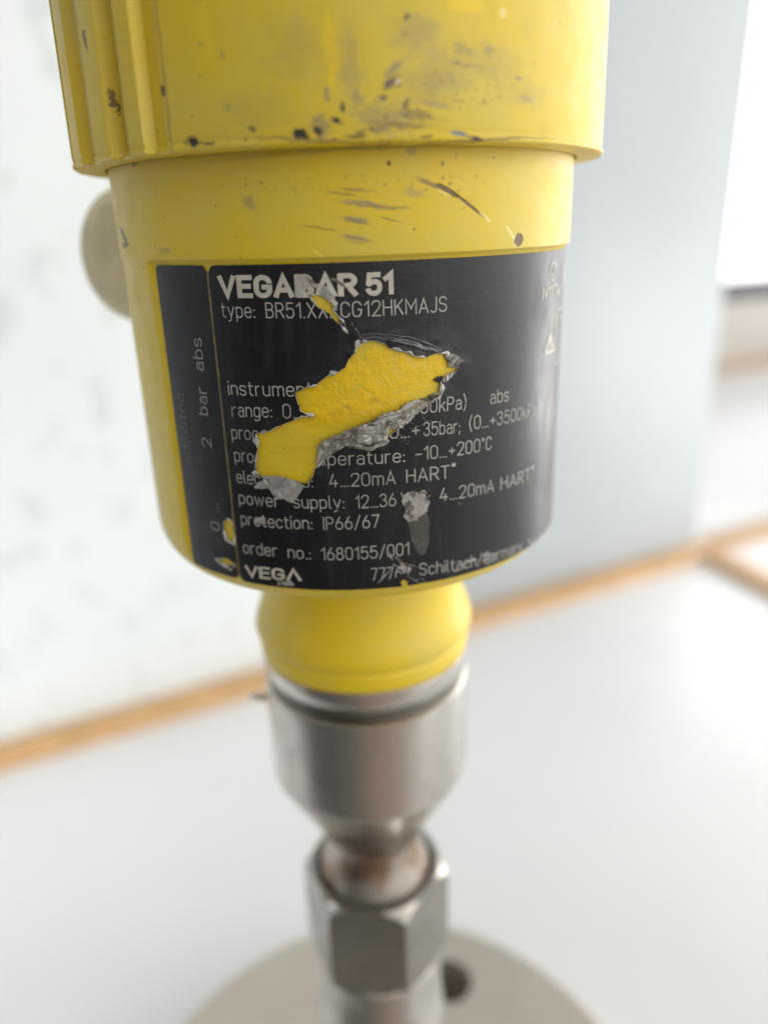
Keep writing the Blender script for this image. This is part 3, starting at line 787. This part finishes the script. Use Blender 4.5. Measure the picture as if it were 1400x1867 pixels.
# --- flat scraped patches
def patch(name, polys, mat, h=.11, rough=.1):
    bm = bmesh.new()
    for k, pl in enumerate(polys):
        pl = jag(pl, .25, rough, 20 + k)
        xs = [p[0] for p in pl]; ys = [p[1] for p in pl]; ex = []
        u = min(xs)
        while u < max(xs):
            z = min(ys)
            while z < max(ys):
                if inside((u, z), pl): ex.append((u, z))
                z += .3
            u += .3
        vs, tris, _ = cdt_plate(pl, [], ex)
        bv = [bm.verts.new(cyl(v.x, v.y, RL, label_h(v.x, v.y, [HOLE_BIG, HOLE_TOP]) + h - .06 + .05 * max(0, ridged(v.x, v.y, 1.5, 4)))) for v in vs]
        for tr_ in tris:
            if inside((sum(vs[i].x for i in tr_) / 3, sum(vs[i].y for i in tr_) / 3), pl):
                try: bm.faces.new([bv[i] for i in tr_])
                except ValueError: pass
    bmesh.ops.recalc_face_normals(bm, faces=bm.faces)
    return link_bm(name, bm, mat, lab, 60)
patch('scraped_patch', [zoomed([(305, 440), (318, 405), (345, 386), (420, 386), (450, 405), (470, 450), (462, 500), (425, 530), (395, 560), (350, 572), (318, 540), (330, 500)], 640, 780, 3.333)], M_SCRAPE, .19, .2)
patch('scraped_patch', [zoomed([(345, 572), (400, 552), (452, 505), (474, 560), (470, 690), (450, 760), (425, 776), (400, 755), (368, 690)], 640, 780, 3.333)], M_DULL, .12, .1)
patch('scraped_patch', [zoomed([(720, 575), (780, 562), (792, 612), (715, 606)], 260, 780, 3.5), zoomed([(862, 972), (945, 970), (970, 992), (965, 1006), (862, 1002)], 260, 780, 3.5)], M_SCRAPE, .19, .12)
def ribbon_poly(pts, w):
    a, b = [], []
    for i, p in enumerate(pts):
        q0, q1 = pts[max(0, i - 1)], pts[min(len(pts) - 1, i + 1)]
        l = hypot(q1[0] - q0[0], q1[1] - q0[1]) or 1; nx, ny = -(q1[1] - q0[1]) / l, (q1[0] - q0[0]) / l
        ww = w * (.35 + .65 * sin(pi * i / (len(pts) - 1)))
        a.append((p[0] + nx * ww, p[1] + ny * ww)); b.append((p[0] - nx * ww, p[1] - ny * ww))
    return a + b[::-1]
zb = lambda pts: zoomed(pts, 660, 960, 3.889)
patch('scratch_or_glint', [ribbon_poly(zb(p), w) for p, w in (([(240, 215), (265, 240), (285, 275), (320, 340)], .30), ([(215, 265), (250, 280), (285, 300), (300, 360)], .22), ([(200, 300), (160, 350), (110, 400)], .10), ([(330, 280), (335, 300), (330, 335)], .28), ([(300, 330), (345, 370), (390, 385)], .2),
       ([(845, 205), (890, 200), (945, 190)], .22), ([(838, 240), (880, 232), (945, 218)], .18), ([(845, 262), (890, 258), (930, 250)], .22), ([(650, 320), (690, 300), (730, 280)], .2), ([(700, 270), (770, 240), (810, 230)], .18), ([(215, 235), (200, 210), (195, 180)], .12))], M_SCRAPE, .10, .12)
zt_ = lambda pts: zoomed(pts, 720, 95, 1) 
patch('scratch_or_glint', [ribbon_poly(zoomed(p, 420, 580, 3.0435), w) for p, w in (([(720, 100), (800, 86), (900, 96), (985, 108)], .07), ([(860, 105), (960, 122), (1060, 142), (1150, 175)], .06), ([(900, 135), (1000, 150), (1080, 165), (1130, 180)], .05), ([(1020, 180), (1060, 190), (1090, 205)], .12))], M_DULL, .10, .05)  # grey lines paint the reflections along the raised film creases
patch('scratch_or_glint', [ribbon_poly(zoomed(p, 640, 780, 3.333), w) for p, w in (([(860, 465), (890, 448), (915, 430)], .06), ([(640, 450), (665, 465), (680, 455)], .15), ([(955, 560), (990, 545), (1025, 530)], .06), ([(505, 530), (515, 600), (512, 640)], .05), ([(530, 600), (540, 700), (545, 790)], .06), ([(1100, 400), (1120, 330), (1125, 250)], .07))], M_DULL, .10, .05)

# --- loose fibres
def tube(bm, pts, r, n=5):
    rows = []
    for i, p in enumerate(pts):
        p = Vector(p); tg = (Vector(pts[min(i + 1, len(pts) - 1)]) - Vector(pts[max(0, i - 1)])).normalized()
        a = tg.orthogonal().normalized(); b = tg.cross(a)
        rows.append([bm.verts.new(p + (a * cos(2 * pi * k / n) + b * sin(2 * pi * k / n)) * r) for k in range(n)])
    for i in range(len(rows) - 1):
        for k in range(n): bm.faces.new((rows[i][k], rows[i][(k + 1) % n], rows[i + 1][(k + 1) % n], rows[i + 1][k]))
bm = bmesh.new()
def hair(pts, r=.025):
    q = []
    pts = resample(pts, 24)
    for i, (u, z) in enumerate(pts):
        q.append(cyl(u + .08 * fbm((u * 2, z * 2, 3), 2), z + .08 * fbm((u * 2, z * 2, 8), 2), RL, .25 + .25 * sin(pi * i / 23)))
    tube(bm, q, r * S)
hair(zoomed([(835, 720), (870, 800), (930, 870), (970, 990)], 520, 480, 7), .03)
hair(zoomed([(960, 480), (975, 430), (975, 400)], 520, 480, 7), .02)
hair(zb([(300, 255), (350, 268), (395, 290)]), .03); hair(zb([(380, 380), (395, 362), (425, 362), (437, 380), (420, 396), (385, 390)]), .02)
for k in range(16):
    a = Vector(zoomed([(700 + random.random() * 300, 840 - (k / 16) * 260)], 560, 620, 4.667)[0])
    hair([tuple(a), tuple(a + Vector((.5 + random.random(), -.3 - random.random() * .6))), tuple(a + Vector((1 + random.random() * 1.2, -.2 - random.random() * 1.2)))], .013)
for k in range(8):
    a = Vector(zoomed([(1140 + random.random() * 20, 360 + random.random() * 120)], 560, 620, 4.667)[0])
    hair([tuple(a), tuple(a + Vector((.3, -.4 + random.random()))), tuple(a + Vector((.7, -.8 + random.random())))], .01)
for k in range(7):
    a = Vector(zoomed([(60 + random.random() * 120, 1000 + random.random() * 60)], 560, 620, 4.667)[0])
    hair([tuple(a), tuple(a + Vector((.2, -.4))), tuple(a + Vector((.1 + .4 * random.random(), -.7)))], .015)
link_bm('loose_fibre', bm, M_EDGE, lab, None)

# ------------------------------------------------------------------ lettering: a single-stroke technical alphabet
def G(*st): return st
r2 = 2.3
GL = {
 '0': (5, [('c', [(0, 0), (5, 0), (5, 10), (0, 10)], 2.4)]), '1': (2.6, [('o', [(0.1, 7.7), (2.5, 10), (2.5, 0)], 0)]),
 '2': (5, [('o', [(0, 7.8), (0, 10), (5, 10), (5, 6), (.1, 0)], 2.3), ('o', [(.1, 0), (5, 0)], 0)]),
 '3': (5, [('o', [(0, 8.2), (0, 10), (4.7, 10), (4.7, 5.4), (2.2, 5.4)], 2.2), ('o', [(2.2, 5.4), (5, 5.4), (5, 0), (0, 0), (0, 1.8)], 2.4)]),
 '4': (5.2, [('o', [(2.6, 10), (0, 2.6), (5.2, 2.6)], 0), ('o', [(3.7, 5), (3.7, 0)], 0)]),
 '5': (5, [('o', [(4.6, 10), (.7, 10), (.3, 5.3)], 0), ('o', [(.3, 5.3), (1, 6.3), (5, 6.3), (5, 0), (0, 0), (0, 1.6)], 2.3)]),
 '6': (5, [('c', [(0, 0), (5, 0), (5, 5.9), (0, 5.9)], 2.4), ('o', [(0, 3), (.3, 5.2), (3.2, 10)], 1)]),
 '7': (5, [('o', [(0, 10), (5, 10), (1.6, 0)], 0)]),
 '8': (5, [('c', [(0, 0), (5, 0), (5, 5.3), (0, 5.3)], 2.3), ('c', [(.4, 5.3), (4.6, 5.3), (4.6, 10), (.4, 10)], 2.1)]),
 '9': (5, [('c', [(0, 4.1), (5, 4.1), (5, 10), (0, 10)], 2.4), ('o', [(5, 7), (4.7, 4.8), (1.8, 0)], 1)]),
 '.': (.5, [('o', [(0, .1), (.5, .1)], 0)]), ':': (.5, [('o', [(0, .3), (.5, .3)], 0), ('o', [(0, 5), (.5, 5)], 0)]),
 ';': (.6, [('o', [(.4, .9), (.1, -1.4)], 0), ('o', [(.1, 5), (.6, 5)], 0)]),
 '-': (4, [('o', [(0, 4.4), (4, 4.4)], 0)]), '+': (4.6, [('o', [(0, 4.2), (4.6, 4.2)], 0), ('o', [(2.3, 6.6), (2.3, 1.8)], 0)]),
 '/': (4, [('o', [(0, -1), (4, 10.6)], 0)]), '(': (1.8, [('o', [(1.8, 11.2), (0, 8.6), (0, 1), (1.8, -1.8)], 3)]), ')': (1.8, [('o', [(0, 11.2), (1.8, 8.6), (1.8, 1), (0, -1.8)], 3)]),
 '°': (1.7, [('c', [(0, 8.2), (1.7, 8.2), (1.7, 10), (0, 10)], .9)]), '®': (2.2, [('c', [(0, 9), (2.2, 9), (2.2, 11.2), (0, 11.2)], 1.1), ('o', [(.7, 10.1), (1.5, 10.1)], 0)]),
 'A': (5.8, [('o', [(0, 0), (2.9, 10), (5.8, 0)], 0), ('o', [(1, 3), (4.8, 3)], 0)]), 'Λ': (6.2, [('o', [(0, 0), (3.1, 10), (6.2, 0)], 0)]),
 'B': (5, [('o', [(0, 0), (0, 10)], 0), ('o', [(0, 10), (4.7, 10), (4.7, 5.3), (0, 5.3)], 2.3), ('o', [(0, 5.3), (5, 5.3), (5, 0), (0, 0)], 2.5)]),
 'C': (5, [('o', [(5, 7.8), (5, 10), (0, 10), (0, 0), (5, 0), (5, 2.2)], 2.5)]), 'D': (5.2, [('o', [(0, 0), (0, 10)], 0), ('o', [(0, 10), (5.2, 10), (5.2, 0), (0, 0)], 2.8)]),
 'E': (4.6, [('o', [(4.6, 10), (0, 10), (0, 0), (4.6, 0)], 0), ('o', [(0, 5.2), (4, 5.2)], 0)]),
 'G': (5.2, [('o', [(5.2, 7.8), (5.2, 10), (0, 10), (0, 0), (5.2, 0), (5.2, 3)], 2.5), ('o', [(5.2, 3), (5.2, 4.7), (3, 4.7)], 0)]),
 'H': (5.2, [('o', [(0, 0), (0, 10)], 0), ('o', [(5.2, 0), (5.2, 10)], 0), ('o', [(0, 5.2), (5.2, 5.2)], 0)]), 'I': (0, [('o', [(0, 0), (0, 10)], 0)]),
 'J': (3.6, [('o', [(3.6, 10), (3.6, 0), (0, 0), (0, 1)], 2.2)]), 'K': (5, [('o', [(0, 0), (0, 10)], 0), ('o', [(4.8, 10), (0, 4)], 0), ('o', [(1.7, 6), (5, 0)], 0)]),
 'M': (6.6, [('o', [(0, 0), (0, 10), (3.3, 3.6), (6.6, 10), (6.6, 0)], 0)]), 'N': (5.2, [('o', [(0, 0), (0, 10), (5.2, 0), (5.2, 10)], 0)]),
 'P': (5, [('o', [(0, 0), (0, 10)], 0), ('o', [(0, 10), (5, 10), (5, 4.7), (0, 4.7)], 2.5)]),
 'R': (5, [('o', [(0, 0), (0, 10)], 0), ('o', [(0, 10), (5, 10), (5, 4.7), (0, 4.7)], 2.5), ('o', [(2.6, 4.7), (5.2, 0)], 0)]),
 'S': (5, [('o', [(5, 8.2), (5, 10), (.1, 10), (.1, 5.4), (5, 5), (5, 0), (0, 0), (0, 1.8)], 2.3)]), 'T': (5.4, [('o', [(0, 10), (5.4, 10)], 0), ('o', [(2.7, 10), (2.7, 0)], 0)]),
 'V': (5.8, [('o', [(0, 10), (2.9, 0), (5.8, 10)], 0)]), 'X': (5.4, [('o', [(0, 0), (5.4, 10)], 0), ('o', [(5.4, 0), (0, 10)], 0)]),
 'a': (4.3, [('o', [(.3, 6), (.5, 7), (4.3, 7), (4.3, 0)], 2.1), ('o', [(4.3, 4.1), (0, 4.1), (0, 0), (4.3, 0), (4.3, 1.8)], 2.0)]),
 'b': (4.5, [('o', [(0, 10), (0, 0)], 0), ('c', [(0, 0), (4.5, 0), (4.5, 7), (0, 7)], 2.2)]), 'c': (4.2, [('o', [(4.2, 5.6), (4.2, 7), (0, 7), (0, 0), (4.2, 0), (4.2, 1.4)], 2.2)]),
 'd': (4.5, [('o', [(4.5, 10), (4.5, 0)], 0), ('c', [(0, 0), (4.5, 0), (4.5, 7), (0, 7)], 2.2)]), 'e': (4.5, [('o', [(0, 3.6), (4.5, 3.6), (4.5, 3.7)], 0), ('o', [(4.5, 3.6), (4.5, 7), (0, 7), (0, 0), (4.3, 0), (4.3, 1.1)], 2.2)]),
 'g': (4.5, [('c', [(0, 0), (4.5, 0), (4.5, 7), (0, 7)], 2.2), ('o', [(4.5, 7), (4.5, -2.8), (.4, -2.8), (.3, -2)], 2)]), 'h': (4.3, [('o', [(0, 0), (0, 10)], 0), ('o', [(0, 4), (0, 7), (4.3, 7), (4.3, 0)], 2.2)]),
 'i': (0, [('o', [(0, 0), (0, 7)], 0), ('o', [(0, 9.2), (0, 10)], 0)]), 'j': (1.2, [('o', [(1.2, 7), (1.2, -2.6), (0, -2.6)], 1), ('o', [(1.2, 9.2), (1.2, 10)], 0)]),
 'k': (4.2, [('o', [(0, 0), (0, 10)], 0), ('o', [(4, 7), (0, 2.8)], 0), ('o', [(1.6, 4.4), (4.2, 0)], 0)]), 'l': (1.1, [('o', [(0, 10), (0, 0), (1.1, 0)], 1)]),
 'm': (7.2, [('o', [(0, 0), (0, 7)], 0), ('o', [(0, 4), (0, 7), (3.6, 7), (3.6, 0)], 1.9), ('o', [(3.6, 4), (3.6, 7), (7.2, 7), (7.2, 0)], 1.9)]), 'n': (4.3, [('o', [(0, 0), (0, 7)], 0), ('o', [(0, 4), (0, 7), (4.3, 7), (4.3, 0)], 2.2)]),
 'o': (4.5, [('c', [(0, 0), (4.5, 0), (4.5, 7), (0, 7)], 2.25)]), 'p': (4.5, [('o', [(0, 7), (0, -2.8)], 0), ('c', [(0, 0), (4.5, 0), (4.5, 7), (0, 7)], 2.2)]),
 'r': (2.9, [('o', [(0, 0), (0, 7)], 0), ('o', [(0, 4), (0, 7), (2.9, 7)], 2.2)]), 's': (4, [('o', [(3.9, 5.9), (3.9, 7), (0, 7), (0, 3.7), (4, 3.4), (4, 0), (0, 0), (0, 1.1)], 1.7)]),
 't': (2.9, [('o', [(1, 9.4), (1, 0), (2.9, 0)], 1.6), ('o', [(0, 7), (2.8, 7)], 0)]), 'u': (4.3, [('o', [(0, 7), (0, 0), (4.3, 0), (4.3, 3)], 2.2), ('o', [(4.3, 0), (4.3, 7)], 0)]),
 'w': (6.6, [('o', [(0, 7), (1.65, 0), (3.3, 6.4), (4.95, 0), (6.6, 7)], 0)]), 'v': (4.4, [('o', [(0, 7), (2.2, 0), (4.4, 7)], 0)]), 'y': (4.6, [('o', [(0, 7), (2.4, .3)], 0), ('o', [(4.6, 7), (1.6, -2.6), (.2, -2.7)], .8)]),
 ' ': (2.4, []), '▲': (5, [('c', [(0, 0), (5, 0), (2.5, 8)], .3), ('o', [(2.5, 5.2), (2.5, 2.4)], 0)]),
}
def rounded(pts, r, closed):
    n = len(pts); o = []
    for i in range(n):
        p = Vector(pts[i])
        if r <= 0 or (not closed and i in (0, n - 1)): o.append(p); continue
        a, b = Vector(pts[i - 1]), Vector(pts[(i + 1) % n])
        fa_ = .5 if closed or i - 1 > 0 else 1.0; fb_ = .5 if closed or i + 1 < n - 1 else 1.0
        q = min(r, (a - p).length * fa_, (b - p).length * fb_)
        s, e = p + (a - p).normalized() * q, p + (b - p).normalized() * q
        for k in range(7):
            t_ = k / 6; ctrl = .62
            # circle-like corner
            c1, c2 = s + (p - s) * .552, e + (p - e) * .552
            o.append(s * (1 - t_) ** 3 + c1 * 3 * t_ * (1 - t_) ** 2 + c2 * 3 * t_ ** 2 * (1 - t_) + e * t_ ** 3)
    res = [o[0]]
    for p in o[1:]:
        if (p - res[-1]).length > 1e-4: res.append(p)
    if closed and (res[0] - res[-1]).length < 1e-4: res.pop()
    return res
def stroke_quads(pts, w, closed):
    n = len(pts); L_, R_ = [], []
    for i in range(n):
        if closed: a, b = pts[i - 1], pts[(i + 1) % n]
        else: a, b = pts[max(0, i - 1)], pts[min(n - 1, i + 1)]
        p = pts[i]
        d1 = (p - a).normalized() if (p - a).length > 1e-6 else (b - p).normalized()
        d2 = (b - p).normalized() if (b - p).length > 1e-6 else d1
        n1, n2 = Vector((-d1.y, d1.x)), Vector((-d2.y, d2.x))
        mt = n1 + n2
        if mt.length < 1e-3: mt = n1.copy()
        mt.normalize(); k = min(2.2, 1 / max(.3, mt.dot(n1)))
        L_.append(p + mt * (w / 2 * k)); R_.append(p - mt * (w / 2 * k))
    q = []
    for i in range(n if closed else n - 1):
        j = (i + 1) % n
        ln = (pts[j] - pts[i]).length; m_ = max(1, int(ln / .5))
        for k in range(m_):
            f0, f1 = k / m_, (k + 1) / m_
            q.append((L_[i].lerp(L_[j], f0), L_[i].lerp(L_[j], f1), R_[i].lerp(R_[j], f1), R_[i].lerp(R_[j], f0)))
    return q
def layout(text, w, track):
    x = 0.0; out = []
    for k, ch in enumerate(text):
        wd, st = GL[ch]
        s = (10 - w) / 10
        for kind, pts, r in st:
            pts = [(x + w / 2 + px, w / 2 + py * s) for px, py in pts]
            if kind == 'o':                         # square-ended strokes reach the full height
                p0, p1 = Vector(pts[0]), Vector(pts[1]); pts[0] = tuple(p0 + (p0 - p1).normalized() * w * .42)
                p0, p1 = Vector(pts[-1]), Vector(pts[-2]); pts[-1] = tuple(p0 + (p0 - p1).normalized() * w * .42)
            out += stroke_quads(rounded(pts, r, kind == 'c'), w, kind == 'c')
        x += wd + w + track
        if ch == '.' and k + 1 < len(text) and text[k + 1] == '.': x -= track * .35
    return out, x - track
ERASE = [HOLE_BIG, HOLE_TOP, HOLE_L1, HOLE_L2, HOLE_B]
def lettering(bm, text, p0, p1, cap, w=1.15, track=1.25, rise=None, wear=.0, vertical=False, lift=.06):
    """text from pixel p0 to pixel p1 of its base line, cap height in mm"""
    a, b = Vector(L(*p0)), Vector(L(*p1))
    quads, tot = layout(text, w, track)
    hv = cap / 10
    ex = (b - a) / tot
    ey = Vector((0, hv)) if not vertical else Vector((-hv, 0))
    if not vertical: ex = Vector((ex.x, ex.y))
    for q in quads:
        P4 = [a + ex * v.x + ey * v.y for v in q]
        c = sum(P4, Vector((0, 0))) / 4
        if any(inside(c, h) for h in ERASE): continue
        if wear and fbm((c.x * 1.4, c.y * 1.4, 3), 3) + .25 * random.random() > 1 - wear: continue
        hh = [label_h(v.x, v.y, ERASE[:2]) + lift for v in P4]
        bm.faces.new([bm.verts.new(cyl(v.x, v.y, RL, h)) for v, h in zip(P4, hh)])
def letter_obj(name, items, mat, parent, **kw):
    bm = bmesh.new()
    for it in items:
        k = dict(kw); k.update(it[4] if len(it) > 4 else {})
        lettering(bm, it[0], it[1], it[2], it[3], **k)
    bmesh.ops.recalc_face_normals(bm, faces=bm.faces)
    for f in bm.faces:
        c = f.calc_center_median()
        if f.normal.x * c.x + f.normal.y * c.y < 0: f.normal_flip()
    return link_bm(name, bm, mat, parent, None)
letter_obj('title_lettering', [('VEGABAR', (401, 543), (652, 540), 3.15), ('51', (667, 540), (718, 537), 3.15)], M_LOGO, lab, w=2.15, track=.35)
letter_obj('logo_lettering', [('VEGΛ', (449, 1051), (551, 1059), 2.15, {'w': 1.75, 'track': .5})], M_LOGO, lab, w=1.75, track=.5)
CAPH = 2.2
letter_obj('lettering', [
    ('type:', (406, 579), (467, 580), CAPH), ('BR51.XX', (486, 580), (598, 580), CAPH), ('ECG12HKMAJS', (602, 580), (814, 568), CAPH),
    ('instrument', (418, 720), (572, 722), CAPH), ('ange:', (436, 760), (498, 761), CAPH), ('0...+2bar', (517, 762), (640, 761), CAPH), ('(0...+200kPa)', (684, 759), (849, 745), CAPH), ('abs', (892, 737), (926, 731), CAPH),
    ('process', (424, 800), (518, 803), CAPH), ('pressure: -0...+', (530, 804), (765, 795), CAPH), ('35bar;', (771, 795), (838, 789), CAPH), ('(0...+3500kPa)', (854, 784), (979, 755), CAPH),
    ('process', (429, 841), (523, 846), CAPH), ('temperature:', (539, 847), (738, 842), CAPH), ('-10...+200°C', (757, 840), (895, 819), CAPH),
    ('electronics:', (433, 880), (572, 888), CAPH), ('4...20mA', (601, 888), (721, 882), CAPH), ('HART®', (740, 880), (830, 870), CAPH),
    ('power', (437, 918), (511, 925), CAPH), ('supply:', (536, 926), (629, 927), CAPH), ('12...36', (648, 927), (722, 922), CAPH), ('VDC;', (731, 922), (783, 916), CAPH), ('4...20mA', (801, 914), (899, 896), CAPH), ('HART®', (911, 893), (971, 872), CAPH),
    ('protection:', (441, 956), (571, 965), CAPH), ('IP66/67', (590, 966), (692, 961), CAPH),
    ('order', (445, 1008), (507, 1015), CAPH), ('no.:', (526, 1017), (568, 1020), CAPH), ('1680155/001', (586, 1021), (746, 1011), CAPH),
    ('77761', (677, 1058), (741, 1053), CAPH), ('Schiltach/Germany', (764, 1049), (951, 1003), CAPH), ('www.', (961, 998), (1004, 969), CAPH)], M_PRINT, lab, w=.92, wear=.06)
letter_obj('lettering', [('r', (424, 760), (433, 760), CAPH)], M_FAINT, lab)
zi = lambda x, y: (940 + x / 7.183, 440 + y / 7.183)
letter_obj('mark_lettering', [('N1174', zi(335, 760), zi(560, 700), 2.0, {'w': 1.5}), ('▲', zi(365, 1480), zi(490, 1440), 4.2, {'w': 1.0})], M_LOGO, lab, w=1.2)
bm = bmesh.new()
def ring_mark(cu, cz, ru, rz, w, n=40, a0=0, a1=2 * pi):
    pv = None
    for i in range(n + 1):
        a = a0 + (a1 - a0) * i / n
        v = [bm.verts.new(cyl(cu + (ru + k) * cos(a), cz + (rz + k) * sin(a), RL, .13)) for k in (-w, w)]
        if pv: bm.faces.new((pv[0], v[0], v[1], pv[1]))
        pv = v
cu, cz = L(*zi(485, 395)); ring_mark(cu, cz, 1.75, 1.35, .12)
for seg in ([(-.7, -.3), (-.1, -.8), (.9, .9)],):
    for q in stroke_quads([Vector((cu + x, cz + y)) for x, y in seg], .35, False):
        bm.faces.new([bm.verts.new(cyl(v.x, v.y, RL, .14)) for v in q])
cu2, cz2 = L(*zi(615, 400)); ring_mark(cu2, cz2, .9, 1.3, .5)
u0, z0_ = L(*zi(520, 900)); u1_ = u0 + 9; z1_ = L(*zi(505, 1600))[1]
for q in stroke_quads(rounded([(u0, z0_), (u1_, z0_), (u1_, z1_), (u0, z1_)], .8, True), .24, True) + stroke_quads([Vector((u0, z0_ - .6)), Vector((u0, z1_ + .6))], .65, False) + stroke_quads(rounded([(u0 + 1.6, z0_ - 1.5), (u1_ - 1.5, z0_ - 1.5), (u1_ - 1.5, z1_ + 1), (u0 + 1.6, z1_ + 1)], .5, True), .15, True):
    bm.faces.new([bm.verts.new(cyl(v.x, v.y, RL, .13)) for v in q])
bmesh.ops.recalc_face_normals(bm, faces=bm.faces)
link_bm('mark_symbol', bm, M_LOGO, lab, None)
letter_obj('side_lettering', [('0', (403, 969), (402, 953), 2.2), ('. . .', (401, 934), (399, 918), 2.2, {'w': 1.3, 'track': .2}), ('2', (388, 817), (386, 799), 2.2), ('bar', (381, 758), (378, 707), 2.2), ('abs', (374, 677), (369, 616), 2.2)], M_FAINT, lab2, w=1.15, vertical=True)
letter_obj('side_lettering', [('adjusted', (352, 846), (337, 718), 2.2)], print_mat('faded_print', (.085, .084, .084), (.13, .127, .122)), lab2, w=1.15, vertical=True)
